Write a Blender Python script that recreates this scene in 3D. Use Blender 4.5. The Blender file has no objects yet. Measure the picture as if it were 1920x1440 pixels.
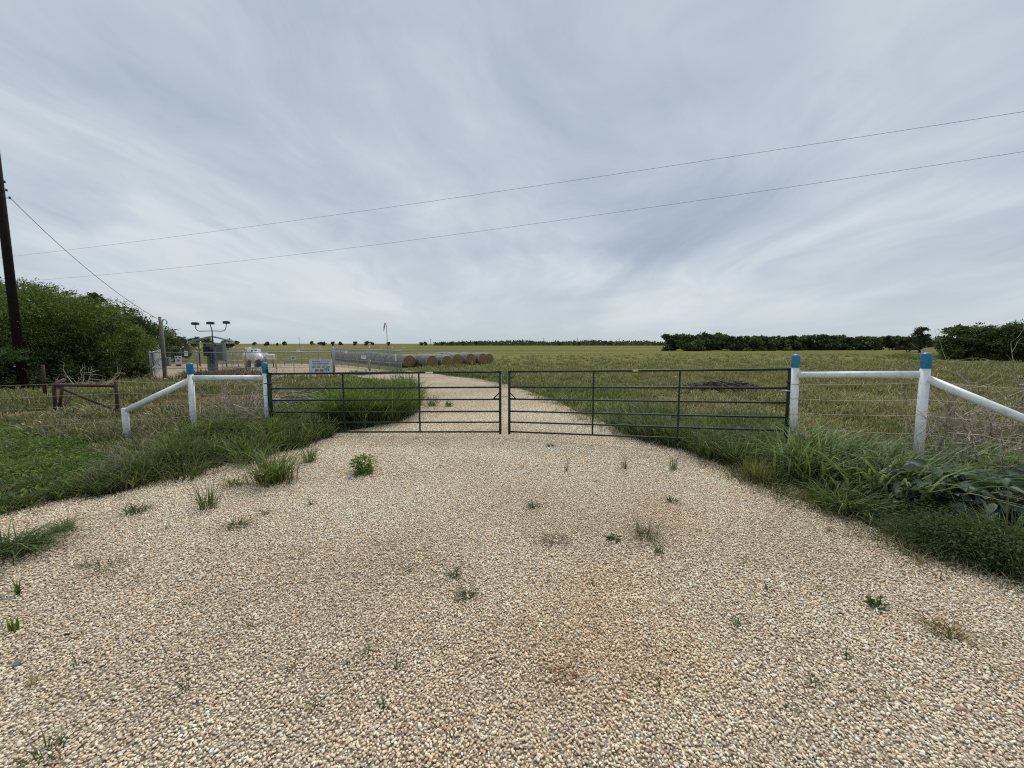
import bpy, math, random
import numpy as np
from mathutils import Vector, Matrix
R = math.radians
rng = np.random.default_rng(7)
random.seed(7)
C = bpy.context.scene.collection
SC = bpy.context.scene

# ------------------------------------------------------------------ camera model
F = 770.0; H = 2.0; PITCH = math.atan(76 / F)
cp, sp = math.cos(PITCH), math.sin(PITCH)
def ray(u, v):
    x = (u - 960) / F; y = -(v - 720) / F
    return x, cp + y * sp, -sp + y * cp
def G(u, v, z=0.0):
    x, y, dz = ray(u, v); t = (z - H) / dz
    return Vector((x * t, y * t, z))
def P(u, v, Y):
    x, y, dz = ray(u, v); t = Y / y
    return Vector((x * t, Y, H + dz * t))
def Gn(u, v):
    x = (u - 960) / F; y = -(v - 720) / F
    dy = cp + y * sp; dz = -sp + y * cp; t = -H / dz
    return x * t, dy * t
def inpoly(x, y, poly):
    inside = np.zeros(len(x), bool); n = len(poly)
    for i in range(n):
        x1, y1 = poly[i]; x2, y2 = poly[(i + 1) % n]
        if y1 == y2: continue
        c = ((y1 > y) != (y2 > y)) & (x < (x2 - x1) * (y - y1) / (y2 - y1) + x1)
        inside ^= c
    return inside
def patch(x, y, s, seed=0):
    r = np.random.default_rng(seed); v = np.zeros_like(x, dtype=float)
    for k in range(7):
        a = r.uniform(0, 6.283); f = s * (1.0 + 0.55 * k); ph = r.uniform(0, 6.283)
        v += np.sin((x * math.cos(a) + y * math.sin(a)) * f + ph + 1.3 * np.sin(f * .6 * (y * math.cos(a) - x * math.sin(a)) + ph)) / (1 + .35 * k)
    return np.clip(.5 + v / 4.5, 0, 1)

# ------------------------------------------------------------------ object helpers
def tag(o, label=None, cat=None, group=None, kind=None):
    if label: o['label'] = label
    if cat: o['category'] = cat
    if group: o['group'] = group
    if kind: o['kind'] = kind
    return o
def thing(name, loc, label, cat, group=None, rz=0.0):
    o = bpy.data.objects.new(name, None); C.objects.link(o)
    o.empty_display_size = .2
    o.location = loc; o.rotation_euler = (0, 0, rz)
    bpy.context.view_layer.update()
    return tag(o, label, cat, group)
def link(name, me, mat, parent=None):
    o = bpy.data.objects.new(name, me); C.objects.link(o)
    if mat is not None: me.materials.append(mat)
    if parent is not None:
        o.parent = parent
    return o
class MB:
    """collects faces in world space; build() makes one mesh object (local to its parent)"""
    def __init__(s): s.V = []; s.Fc = []; s.S = []; s.M = []
    def add(s, vs, fs, smooth=False, m=0):
        b = len(s.V); s.V += [tuple(v) for v in vs]
        for f in fs: s.Fc.append([b + i for i in f]); s.S.append(smooth); s.M.append(m)
        return s
    def box(s, c, size, rz=0.0, rx=0.0, ry=0.0, m=0, bev=0.0):
        c = Vector(c); hx, hy, hz = [k / 2 for k in size]
        M = Matrix.Rotation(rz, 3, 'Z') @ Matrix.Rotation(ry, 3, 'Y') @ Matrix.Rotation(rx, 3, 'X')
        if bev <= 0:
            vs = [c + M @ Vector((x * hx, y * hy, z * hz)) for x in (-1, 1) for y in (-1, 1) for z in (-1, 1)]
            fs = [(0, 1, 3, 2), (4, 6, 7, 5), (0, 4, 5, 1), (2, 3, 7, 6), (0, 2, 6, 4), (1, 5, 7, 3)]
            return s.add(vs, fs, False, m)
        import bmesh
        bm = bmesh.new(); bmesh.ops.create_cube(bm, size=1)
        for v in bm.verts: v.co = Vector((v.co.x * size[0], v.co.y * size[1], v.co.z * size[2]))
        bmesh.ops.bevel(bm, geom=bm.edges[:], offset=bev, segments=2, affect='EDGES', profile=.6)
        bm.verts.index_update()
        s.add([c + M @ v.co for v in bm.verts], [[v.index for v in f.verts] for f in bm.faces], False, m); bm.free()
        return s
    def tube(s, pts, r, n=10, cap=True, m=0):
        pts = [Vector(p) for p in pts]; rs = r if hasattr(r, '__len__') else [r] * len(pts)
        vs = []; prev = None
        for i, p in enumerate(pts):
            d = (pts[min(i + 1, len(pts) - 1)] - pts[max(i - 1, 0)])
            if d.length < 1e-9: d = Vector((0, 0, 1))
            d.normalize()
            if prev is None:
                a = Vector((0, 0, 1)) if abs(d.z) < .9 else Vector((1, 0, 0)); e1 = d.cross(a).normalized()
            else:
                e1 = (prev - d * prev.dot(d)); e1 = e1.normalized() if e1.length > 1e-6 else prev
            prev = e1; e2 = d.cross(e1)
            for k in range(n):
                t = 2 * math.pi * k / n
                vs.append(p + (e1 * math.cos(t) + e2 * math.sin(t)) * rs[i])
        fs = []
        for i in range(len(pts) - 1):
            for k in range(n):
                k2 = (k + 1) % n
                fs.append((i * n + k, i * n + k2, (i + 1) * n + k2, (i + 1) * n + k))
        s.add(vs, fs, True, m)
        if cap:
            b = len(s.V) - len(vs)
            s.Fc.append([b + k for k in range(n)][::-1]); s.S.append(False); s.M.append(m)
            b2 = b + (len(pts) - 1) * n
            s.Fc.append([b2 + k for k in range(n)]); s.S.append(False); s.M.append(m)
        return s
    def build(s, name, mat, parent=None, mats=None):
        org = Vector((0, 0, 0)); rz = 0
        Mi = None
        if parent is not None:
            p = parent; Mw = p.matrix_world.copy()
            Mi = Mw.inverted()
        V = [Mi @ Vector(v) for v in s.V] if Mi is not None else s.V
        me = bpy.data.meshes.new(name); me.from_pydata([tuple(v) for v in V], [], s.Fc)
        me.polygons.foreach_set('use_smooth', s.S)
        o = link(name, me, mat, parent)
        if mats:
            for mm in mats: me.materials.append(mm)
            me.polygons.foreach_set('material_index', s.M)
        me.update(); bpy.context.view_layer.update()
        return o

def npmesh(name, V, loops, starts, totals, mat, parent=None, col=None, smooth=False, origin=None):
    """V (n,3) world coordinates, flat loop array"""
    if origin is not None: V = V - np.array(origin)
    me = bpy.data.meshes.new(name)
    me.vertices.add(len(V)); me.vertices.foreach_set('co', np.ascontiguousarray(V, dtype=np.float32).ravel())
    me.loops.add(len(loops)); me.loops.foreach_set('vertex_index', loops.astype(np.int32))
    me.polygons.add(len(starts)); me.polygons.foreach_set('loop_start', starts.astype(np.int32))
    try: me.polygons.foreach_set('loop_total', totals.astype(np.int32))
    except Exception: pass
    me.polygons.foreach_set('use_smooth', np.full(len(starts), smooth))
    if col is not None:
        a = me.color_attributes.new('Col', 'FLOAT_COLOR', 'POINT')
        c4 = np.ones((len(V), 4), np.float32); c4[:, :3] = col
        a.data.foreach_set('color', c4.ravel())
    me.update(calc_edges=True)
    o = link(name, me, mat, parent)
    if origin is not None and parent is None: o.location = origin
    return o
def tile_faces(face_list, nv, n):
    """repeat template faces n times"""
    tl = np.concatenate([np.array(f) for f in face_list]); tt = np.array([len(f) for f in face_list])
    loops = (tl[None, :] + (np.arange(n) * nv)[:, None]).ravel()
    totals = np.tile(tt, n); starts = np.concatenate([[0], np.cumsum(totals)[:-1]])
    return loops, starts, totals

# ------------------------------------------------------------------ materials
def newmat(name):
    m = bpy.data.materials.new(name); m.use_nodes = True
    nt = m.node_tree; nt.nodes.clear()
    out = nt.nodes.new('ShaderNodeOutputMaterial')
    return m, nt, out
def N(nt, t, **kw):
    n = nt.nodes.new(t)
    for k, v in kw.items(): setattr(n, k, v)
    return n
def ramp(nt, stops, fac=None, interp='LINEAR'):
    r = N(nt, 'ShaderNodeValToRGB'); r.color_ramp.interpolation = interp
    el = r.color_ramp.elements
    while len(el) < len(stops): el.new(.5)
    for e, (p, c) in zip(el, stops):
        e.position = p; e.color = (c[0], c[1], c[2], 1) if hasattr(c, '__len__') else (c, c, c, 1)
    if fac is not None: nt.links.new(fac, r.inputs[0])
    return r
def noise(nt, vec, scale, detail=4, rough=.55, dist=0.0):
    n = N(nt, 'ShaderNodeTexNoise'); n.inputs['Scale'].default_value = scale; n.inputs['Detail'].default_value = detail
    n.inputs['Roughness'].default_value = rough; n.inputs['Distortion'].default_value = dist
    if vec is not None: nt.links.new(vec, n.inputs['Vector'])
    return n
def mixc(nt, a, b, fac, mode='MIX'):
    m = N(nt, 'ShaderNodeMix', data_type='RGBA', blend_type=mode)
    for sock, val in ((m.inputs[0], fac), (m.inputs[6], a), (m.inputs[7], b)):
        if isinstance(val, (int, float)): sock.default_value = val
        elif isinstance(val, tuple): sock.default_value = (*val, 1) if len(val) == 3 else val
        else: nt.links.new(val, sock)
    return m.outputs[2]
def mth(nt, op, a, b=0.0, c=None):
    m = N(nt, 'ShaderNodeMath', operation=op)
    for i, val in enumerate((a, b) if c is None else (a, b, c)):
        if isinstance(val, (int, float)): m.inputs[i].default_value = val
        else: nt.links.new(val, m.inputs[i])
    return m.outputs[0]
def veg_mat(name, transl=.3, rough=.55, spec=.25):
    m, nt, out = newmat(name)
    a = N(nt, 'ShaderNodeAttribute', attribute_name='Col')
    pb = N(nt, 'ShaderNodeBsdfPrincipled'); pb.inputs['Roughness'].default_value = rough
    pb.inputs['Specular IOR Level'].default_value = spec
    nt.links.new(a.outputs['Color'], pb.inputs['Base Color'])
    if transl > 0:
        tr = N(nt, 'ShaderNodeBsdfTranslucent'); c = mixc(nt, a.outputs['Color'], (.5, .6, .1), .25)
        nt.links.new(c, tr.inputs['Color'])
        mx = N(nt, 'ShaderNodeMixShader'); mx.inputs[0].default_value = transl
        nt.links.new(pb.outputs[0], mx.inputs[1]); nt.links.new(tr.outputs[0], mx.inputs[2]); nt.links.new(mx.outputs[0], out.inputs[0])
    else: nt.links.new(pb.outputs[0], out.inputs[0])
    return m
def simple(name, col, rough=.5, metal=0.0, var=.12, scale=8.0, dirt=None, dirt_amt=.4, bump=0.0, bscale=60.0, spec=.5):
    m, nt, out = newmat(name)
    tc = N(nt, 'ShaderNodeTexCoord'); n = noise(nt, tc.outputs['Object'], scale, 6, .65)
    c0 = tuple(max(0, k * (1 - var)) for k in col); c1 = tuple(min(1, k * (1 + var)) for k in col)
    r = ramp(nt, [(.3, c0), (.7, c1)], n.outputs['Fac']); c = r.outputs[0]
    if dirt:
        n2 = noise(nt, tc.outputs['Object'], scale * 2.3, 8, .75, .4)
        r2 = ramp(nt, [(.52, 0.0), (.72, dirt_amt)], n2.outputs['Fac']); c = mixc(nt, c, dirt, r2.outputs[0])
    pb = N(nt, 'ShaderNodeBsdfPrincipled'); pb.inputs['Roughness'].default_value = rough; pb.inputs['Metallic'].default_value = metal
    pb.inputs['Specular IOR Level'].default_value = spec
    nt.links.new(c, pb.inputs['Base Color'])
    if bump > 0:
        n3 = noise(nt, tc.outputs['Object'], bscale, 5, .7)
        b = N(nt, 'ShaderNodeBump'); b.inputs['Strength'].default_value = bump; b.inputs['Distance'].default_value = .01
        nt.links.new(n3.outputs['Fac'], b.inputs['Height']); nt.links.new(b.outputs[0], pb.inputs['Normal'])
    nt.links.new(pb.outputs[0], out.inputs[0])
    return m
M = {}
M['grass'] = veg_mat('grass_blades', .3)
M['dry'] = veg_mat('dry_stems', .1)
M['leaf'] = veg_mat('leaves', .22, .5, .3)
M['darkleaf'] = veg_mat('tree_leaves', .12, .65, .12)
M['stone'] = veg_mat('gravel_stones', 0, .85, .25)
M['gate'] = simple('green_gate_paint', (.006, .026, .017), .45, 0, .3, 5, (.13, .10, .065), .45, spec=.3)
M['white'] = simple('white_pipe_paint', (.80, .82, .82), .42, 0, .04, 4, (.34, .25, .17), .75, .15, 40)
M['blue'] = simple('blue_cap_paint', (.018, .20, .40), .42, 0, .12, 9, (.25, .35, .42), .35)
M['rust'] = simple('rusty_pipe', (.042, .018, .013), .8, 0, .4, 14, (.16, .07, .035), .6, .3, 80)
M['wire'] = simple('fence_wire', (.46, .42, .34), .6, .4, .3, 30, (.12, .06, .035), .5)
M['galv'] = simple('galvanised_steel', (.36, .38, .40), .45, .5, .12, 10)
M['galv_light'] = simple('weathered_galvanised_slat', (.50, .53, .56), .5, .3, .12, 3)
M['poletar'] = simple('dark_pole_wood', (.016, .012, .010), .9, 0, .3, 6, (.04, .03, .02), .5, .4, 50, .15)
M['wood'] = simple('weathered_wood', (.20, .15, .115), .9, 0, .3, 6, (.06, .045, .035), .6, .5, 60, .2)
M['cable'] = simple('cable', (.38, .39, .41), .7, 0, .1, 5)
M['darkmetal'] = simple('dark_grey_metal', (.035, .042, .047), .5, .2, .2, 7)
M['greymetal'] = simple('grey_cabinet_paint', (.14, .17, .18), .5, .1, .12, 4, (.08, .08, .075), .4)
M['roof'] = simple('grey_roof_sheet', (.25, .30, .31), .5, .2, .1, 3)
M['whitepaint'] = simple('white_vessel_paint', (.78, .79, .78), .35, 0, .04, 4, (.4, .38, .34), .3)
M['yellow'] = simple('yellow_bollard_paint', (.55, .42, .07), .5, 0, .12, 6, (.3, .25, .12), .4)
M['signwhite'] = simple('sign_white', (.66, .70, .74), .5, 0, .04, 5)
M['ink'] = simple('sign_ink', (.07, .09, .12), .6)
M['inkblue'] = simple('sign_blue', (.06, .12, .30), .6)
M['inkred'] = simple('sign_red', (.40, .035, .05), .6)
M['inkbrown'] = simple('sign_ochre', (.26, .17, .05), .6)
M['sticker'] = simple('sticker_white', (.75, .74, .66), .5)
M['stickery'] = simple('sticker_yellow', (.62, .62, .16), .5)
M['chain'] = simple('chain_steel', (.12, .11, .10), .5, .6, .3, 40)
M['sockr'] = simple('faded_windsock', (.42, .17, .14), .8, 0, .3, 5)
M['rock'] = simple('pale_rock', (.50, .45, .38), .9, 0, .2, 5, (.2, .15, .1), .4, .5, 20, .2)
M['bark'] = simple('bark', (.055, .043, .034), .95, 0, .35, 8, (.10, .085, .07), .5, .6, 40, .1)
M['deadwood'] = simple('bleached_deadwood', (.26, .215, .17), .9, 0, .3, 12, (.10, .075, .055), .5, .3, 60, .1)
M['greybrush'] = simple('grey_brush', (.12, .10, .088), .95, 0, .4, 6, (.22, .18, .15), .5, 0, 60, .1)

def chainlink_mat():
    return simple('chain_link_wire', (.30, .31, .31), .5, .4, .1, 3)
M['link'] = chainlink_mat(); M['link_dark'] = simple('aged_chain_link_wire', (.16, .17, .16), .6, .2, .1, 3)

def ground_mat():
    m, nt, out = newmat('field_ground')
    geo = N(nt, 'ShaderNodeNewGeometry'); pos = geo.outputs['Position']
    n1 = noise(nt, pos, .35, 6, .6); n2 = noise(nt, pos, 3.0, 8, .7); n3 = noise(nt, pos, 30, 6, .7)
    near = ramp(nt, [(.30, (.045, .055, .02)), (.48, (.085, .095, .032)), (.62, (.15, .125, .06)), (.8, (.20, .15, .085))], n2.outputs['Fac']).outputs[0]
    mp = N(nt, 'ShaderNodeMapping'); mp.inputs['Scale'].default_value = (.008, .05, 1); nt.links.new(pos, mp.inputs[0])
    nb = noise(nt, mp.outputs[0], 1.0, 7, .6, .3)
    mp2 = N(nt, 'ShaderNodeMapping'); mp2.inputs['Scale'].default_value = (.5, .12, 1); nt.links.new(pos, mp2.inputs[0])
    nf = noise(nt, mp2.outputs[0], 1.0, 8, .75)
    far = ramp(nt, [(.32, (.115, .125, .042)), (.46, (.150, .150, .050)), (.58, (.190, .175, .062)), (.72, (.23, .195, .085))], nb.outputs['Fac']).outputs[0]
    ff = ramp(nt, [(.3, .68), (.7, 1.30)], nf.outputs['Fac']).outputs[0]
    far = mixc(nt, far, ff, 1.0, 'MULTIPLY')
    sx = N(nt, 'ShaderNodeSeparateXYZ'); nt.links.new(pos, sx.inputs[0])
    fac = N(nt, 'ShaderNodeMapRange'); fac.inputs[1].default_value = 16; fac.inputs[2].default_value = 45
    nt.links.new(sx.outputs['Y'], fac.inputs[0])
    c = mixc(nt, near, far, fac.outputs[0])
    f3 = ramp(nt, [(.3, .75), (.7, 1.2)], n3.outputs['Fac']).outputs[0]
    c = mixc(nt, c, f3, 1.0, 'MULTIPLY')
    pb = N(nt, 'ShaderNodeBsdfPrincipled'); pb.inputs['Roughness'].default_value = 1; pb.inputs['Specular IOR Level'].default_value = .02
    nt.links.new(c, pb.inputs['Base Color'])
    b = N(nt, 'ShaderNodeBump'); b.inputs['Strength'].default_value = .6; b.inputs['Distance'].default_value = .06
    nt.links.new(n2.outputs['Fac'], b.inputs['Height']); nt.links.new(b.outputs[0], pb.inputs['Normal'])
    nt.links.new(pb.outputs[0], out.inputs[0])
    return m
def gravel_mat(name, dark=1.0):
    m, nt, out = newmat(name)
    geo = N(nt, 'ShaderNodeNewGeometry'); pos = geo.outputs['Position']
    mp = N(nt, 'ShaderNodeMapping'); mp.inputs['Scale'].default_value = (1, 1, .001); nt.links.new(pos, mp.inputs[0])
    vo = N(nt, 'ShaderNodeTexVoronoi'); vo.inputs['Scale'].default_value = 34; nt.links.new(mp.outputs[0], vo.inputs['Vector'])
    sep = N(nt, 'ShaderNodeSeparateColor'); nt.links.new(vo.outputs['Color'], sep.inputs[0])
    col = ramp(nt, [(0, (.36, .29, .20)), (.3, (.56, .47, .34)), (.65, (.72, .62, .46)), (.85, (.68, .62, .50)), (1, (.88, .82, .66))], sep.outputs[0]).outputs[0]
    edge = ramp(nt, [(.25, 1.0), (.62, .5)], vo.outputs['Distance']).outputs[0]
    col = mixc(nt, col, edge, 1.0, 'MULTIPLY')
    n1 = noise(nt, pos, .45, 6, .65); t = ramp(nt, [(.35, (.85, .80, .74)), (.65, (1.08, 1.05, 1.0))], n1.outputs['Fac']).outputs[0]
    col = mixc(nt, col, t, 1.0, 'MULTIPLY')
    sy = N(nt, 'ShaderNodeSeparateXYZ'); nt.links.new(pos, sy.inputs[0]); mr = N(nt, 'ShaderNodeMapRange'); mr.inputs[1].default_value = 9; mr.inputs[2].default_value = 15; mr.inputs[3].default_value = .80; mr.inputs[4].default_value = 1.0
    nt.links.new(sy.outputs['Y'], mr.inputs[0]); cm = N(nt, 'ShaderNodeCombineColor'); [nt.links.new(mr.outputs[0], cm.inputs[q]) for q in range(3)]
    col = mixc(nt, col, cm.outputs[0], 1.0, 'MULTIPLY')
    pb = N(nt, 'ShaderNodeBsdfPrincipled'); pb.inputs['Roughness'].default_value = .95; pb.inputs['Specular IOR Level'].default_value = .1
    nt.links.new(col, pb.inputs['Base Color'])
    b = N(nt, 'ShaderNodeBump'); b.inputs['Strength'].default_value = .8; b.inputs['Distance'].default_value = .012; b.invert = True
    nt.links.new(vo.outputs['Distance'], b.inputs['Height']); nt.links.new(b.outputs[0], pb.inputs['Normal'])
    nt.links.new(pb.outputs[0], out.inputs[0])
    return m
def dirt_mat():
    m, nt, out = newmat('red_dirt')
    geo = N(nt, 'ShaderNodeNewGeometry'); n = noise(nt, geo.outputs['Position'], 2.5, 8, .7)
    c = ramp(nt, [(.3, (.13, .085, .05)), (.5, (.25, .155, .095)), (.7, (.33, .22, .145))], n.outputs['Fac']).outputs[0]
    pb = N(nt, 'ShaderNodeBsdfPrincipled'); pb.inputs['Roughness'].default_value = 1; pb.inputs['Specular IOR Level'].default_value = .05
    nt.links.new(c, pb.inputs['Base Color']); nt.links.new(pb.outputs[0], out.inputs[0])
    return m
def bale_mats():
    m, nt, out = newmat('bale_net_wrap')
    tc = N(nt, 'ShaderNodeTexCoord')
    w = N(nt, 'ShaderNodeTexWave', wave_type='BANDS', bands_direction='Y'); w.inputs['Scale'].default_value = 1.9; w.inputs['Distortion'].default_value = 1.2; w.inputs['Detail'].default_value = 3
    nt.links.new(tc.outputs['Object'], w.inputs['Vector'])
    n = noise(nt, tc.outputs['Object'], 5, 7, .7)
    c = ramp(nt, [(0, (.06, .058, .048)), (.4, (.18, .18, .165)), (1, (.36, .38, .36))], w.outputs['Fac']).outputs[0]
    f = ramp(nt, [(.3, .6), (.7, 1.25)], n.outputs['Fac']).outputs[0]
    c = mixc(nt, c, f, 1.0, 'MULTIPLY')
    pb = N(nt, 'ShaderNodeBsdfPrincipled'); pb.inputs['Roughness'].default_value = .8; nt.links.new(c, pb.inputs['Base Color']); nt.links.new(pb.outputs[0], out.inputs[0])
    m2, nt, out = newmat('bale_straw_end')
    tc = N(nt, 'ShaderNodeTexCoord')
    w = N(nt, 'ShaderNodeTexWave', wave_type='RINGS', rings_direction='Y'); w.inputs['Scale'].default_value = 3.2; w.inputs['Distortion'].default_value = 5; w.inputs['Detail'].default_value = 5; w.inputs['Detail Roughness'].default_value = .7
    nt.links.new(tc.outputs['Object'], w.inputs['Vector'])
    n = noise(nt, tc.outputs['Object'], 9, 8, .75)
    c = ramp(nt, [(0, (.14, .080, .030)), (.5, (.25, .155, .062)), (1, (.36, .25, .115))], w.outputs['Fac']).outputs[0]
    f = ramp(nt, [(.3, .6), (.7, 1.25)], n.outputs['Fac']).outputs[0]
    c = mixc(nt, c, f, 1.0, 'MULTIPLY')
    pb = N(nt, 'ShaderNodeBsdfPrincipled'); pb.inputs['Roughness'].default_value = 1; nt.links.new(c, pb.inputs['Base Color']); nt.links.new(pb.outputs[0], out.inputs[0])
    return m, m2
M['ground'] = ground_mat(); M['gravel'] = gravel_mat('gravel_far', 1.0); M['gravel_base'] = gravel_mat('gravel_bed', .55)
M['dirt'] = dirt_mat(); M['net'], M['straw'] = bale_mats()

# ------------------------------------------------------------------ setting: ground sheets
def sheet(name, poly, z, mat, jitter=.0, sub=0.6):
    """polygon (world xy) -> triangulated sheet with jittered edge"""
    import bmesh
    pts = []
    n = len(poly)
    for i in range(n):
        a = Vector(poly[i]); b = Vector(poly[(i + 1) % n]); L = (b - a).length; k = max(1, min(60, int(L / sub)))
        for j in range(k):
            p = a.lerp(b, j / k); nn = Vector((-(b - a).y, (b - a).x)); nn = nn.normalized() if nn.length > 0 else nn
            p = p + nn * random.uniform(-jitter, jitter); pts.append((p.x, p.y, z))
    bm = bmesh.new(); vs = [bm.verts.new(p) for p in pts]; f = bm.faces.new(vs); bmesh.ops.triangulate(bm, faces=[f])
    bmesh.ops.recalc_face_normals(bm, faces=bm.faces[:])
    if bm.faces[:][0].normal.z < 0: bmesh.ops.reverse_faces(bm, faces=bm.faces[:])
    me = bpy.data.meshes.new(name); bm.to_mesh(me); bm.free()
    o = link(name, me, mat); tag(o, kind='structure'); return o
gv = MB(); S = 4000
gv.add([(-S, -40, 0), (S, -40, 0), (S, S, 0), (-S, S, 0)], [(0, 1, 2, 3)])
go = gv.build('ground', M['ground']); tag(go, kind='structure')

# driveway outline, in picture points of the ground it covers
DR_L = [(-500, 1085), (-160, 990), (0, 962), (150, 926), (300, 888), (430, 862), (520, 846), (600, 818), (690, 803), (760, 789), (778, 768), (775, 745), (770, 728), (735, 718), (700, 712)]
DR_R = [(845, 706), (905, 712), (955, 722), (1000, 738), (1042, 752), (1085, 775), (1130, 792), (1190, 822), (1290, 846), (1380, 885), (1450, 925), (1600, 972), (1720, 1040), (1900, 1085), (2200, 1180)]
def gxy(p): g = G(*p); return (g.x, g.y)
drive_px = [gxy(p) for p in DR_L] + [gxy(p) for p in DR_R] + [(4.6, 1.0), (5.5, -3), (-5.5, -3), (-5.2, 2.5)]
drive_near = sheet('gravel_driveway', drive_px, .008, M['gravel'], .05, .35)
PAD = [(700, 712), (845, 706), (820, 701), (760, 695), (720, 694), (640, 684), (560, 682), (300, 683), (285, 700), (290, 712), (380, 712), (500, 708), (600, 706), (660, 706)]
pad_w = [gxy(p) for p in PAD]
sheet('gravel_pad', pad_w, .014, M['gravel'], .12, .8)
TRACK = [(-700, 768), (0, 774), (110, 770), (300, 752), (420, 742), (520, 738), (560, 738), (520, 746), (430, 760), (300, 766), (220, 772), (100, 781), (0, 786), (-700, 796)]
sheet('dirt_track', [gxy(p) for p in TRACK], .005, M['dirt'], .12, .5)
sheet('dirt_patch', [gxy(p) for p in [(1280, 771), (1420, 768), (1440, 778), (1300, 783)]], .006, M['dirt'], .1, .3)

# ------------------------------------------------------------------ gravel stones (uncountable)
def ico(sub):
    import bmesh
    bm = bmesh.new(); bmesh.ops.create_icosphere(bm, subdivisions=sub, radius=1.0)
    V = np.array([v.co[:] for v in bm.verts]); Fs = [[v.index for v in f.verts] for f in bm.faces]; bm.free(); return V, Fs
def stones(name, x, y, size, sub, seed, zmax=.012):
    r = np.random.default_rng(seed); n = len(x); V0, Fs = ico(sub); nv = len(V0)
    K = 12
    T = np.stack([V0 * (1 + .0 * V0) * r.uniform(.82, 1.14, (nv, 1)) for _ in range(K)])
    # flatten a few sides so that the stones read as angular pebbles
    for k in range(K):
        for _ in range(4):
            d = r.normal(size=3); d /= np.linalg.norm(d); c = r.uniform(.55, .8)
            dp = T[k] @ d; ex = np.maximum(dp - c, 0); T[k] -= ex[:, None] * d * .85
    V = T[r.integers(0, K, n)]
    sc = np.stack([r.uniform(.9, 1.45, n), r.uniform(.7, 1.0, n), r.uniform(.45, .75, n)], 1) * size[:, None]
    V = V * sc[:, None, :]
    def rot(a, ax):
        c, s = np.cos(a), np.sin(a); Z = np.zeros(n); O = np.ones(n)
        if ax == 'z': m = [[c, -s, Z], [s, c, Z], [Z, Z, O]]
        elif ax == 'x': m = [[O, Z, Z], [Z, c, -s], [Z, s, c]]
        return np.array(m).transpose(2, 0, 1)
    Mx = rot(r.normal(0, .35, n), 'x'); Mz = rot(r.uniform(0, 6.283, n), 'z'); My = rot(r.uniform(0, 6.283, n), 'z')
    V = np.einsum('nij,nvj->nvi', Mz @ Mx @ My, V)
    V[:, :, 0] += x[:, None]; V[:, :, 1] += y[:, None]; V[:, :, 2] += (.008 + sc[:, 2] * .25 + r.uniform(0, zmax, n))[:, None]
    pal = np.array([[.68, .575, .425], [.78, .68, .505], [.57, .475, .34], [.85, .775, .615], [.68, .62, .50], [.42, .385, .335], [.70, .545, .36], [.48, .345, .235], [.90, .85, .73], [.78, .71, .52]])
    pr = np.array([.2, .2, .14, .12, .1, .05, .06, .04, .05, .04])
    c = np.clip(pal[r.choice(len(pal), n, p=pr)] * r.uniform(.78, 1.28, (n, 1)), 0, .93)
    # reddish soil showing through to the right of the middle, and broad wear patches
    d = np.exp(-(((x - .75) / .55) ** 2 + ((y - 2.75) / .75) ** 2)) * .60 + .20 * np.clip(patch(x, y, .9, 5) * 2 - 1.15, 0, 1) + .3*np.exp(-(((x - 1.6) / .5) ** 2 + ((y - 4.6) / .5) ** 2))
    red = np.exp(-(((x - .33) / .16) ** 2 + ((y - 2.28) / .10) ** 2)) > r.uniform(.25, 1.6, n); c = np.where(red[:, None], c * np.array([.42, .26, .22]), c)
    d = np.clip(d * (patch(x, y, 3.2, 9) * .9 + .35), 0, .85)[:, None]
    c = c * (1 - d) + c * np.array([.88, .70, .52]) * d
    c = c * (.90 + .2 * patch(x, y, 1.3, 12))[:, None]
    c = np.clip(c * (1 + .16 * np.clip((y - 2.5) / 5, 0, 1))[:, None] * np.array([1.035, .985, .955]), 0, .93)  # colour lightened with distance to offset the shade between stones at grazing view
    col = np.repeat(c, nv, 0)
    lo, st, to = tile_faces(Fs, nv, n)
    return npmesh(name, V.reshape(-1, 3), lo, st, to, M['stone'], col=col, smooth=(sub > 1))
def grid_pts(cell, y0, y1, seed, xl):
    r = np.random.default_rng(seed)
    ys = np.arange(y0, y1, cell); X = []; Y = []
    for yy in ys:
        w = min(xl, 1.42 * max(yy, .6) + .5); xs = np.arange(-w, w, cell)
        X.append(xs + r.uniform(-.5, .5, len(xs)) * cell); Y.append(np.full(len(xs), yy) + r.uniform(-.5, .5, len(xs)) * cell)
    X = np.concatenate(X); Y = np.concatenate(Y); k = inpoly(X, Y, drive_px); return X[k], Y[k], r
def band(x, y, r_, a, b, c, d):
    k = r_.random(len(x)) < np.clip((y - a) / max(b - a, .01), 0, 1) * np.clip((d - y) / max(d - c, .01), 0, 1); return x[k], y[k]
x, y, r_ = grid_pts(.0152, 1.2, 4.0, 1, 9); x, y = band(x, y, r_, 0, .1, 3.0, 4.0)
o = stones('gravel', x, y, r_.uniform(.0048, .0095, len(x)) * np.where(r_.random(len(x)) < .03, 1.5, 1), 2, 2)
tag(o, 'pale tan crushed gravel spread over the driveway nearest the viewer', 'gravel', kind='stuff')
x, y, r_ = grid_pts(.0175, 3.0, 7.0, 3, 9); x, y = band(x, y, r_, 3.0, 4.0, 5.6, 7.0)
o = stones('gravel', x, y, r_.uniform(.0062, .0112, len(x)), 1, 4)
tag(o, 'pale tan crushed gravel on the driveway in front of the gate', 'gravel', kind='stuff')
x, y, r_ = grid_pts(.0225, 5.6, 14.5, 5, 9); x, y = band(x, y, r_, 5.6, 7.0, 12.5, 14.5)
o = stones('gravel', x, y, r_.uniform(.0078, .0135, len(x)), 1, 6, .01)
tag(o, 'pale gravel under the gate and on the road beyond it', 'gravel', kind='stuff')

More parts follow.
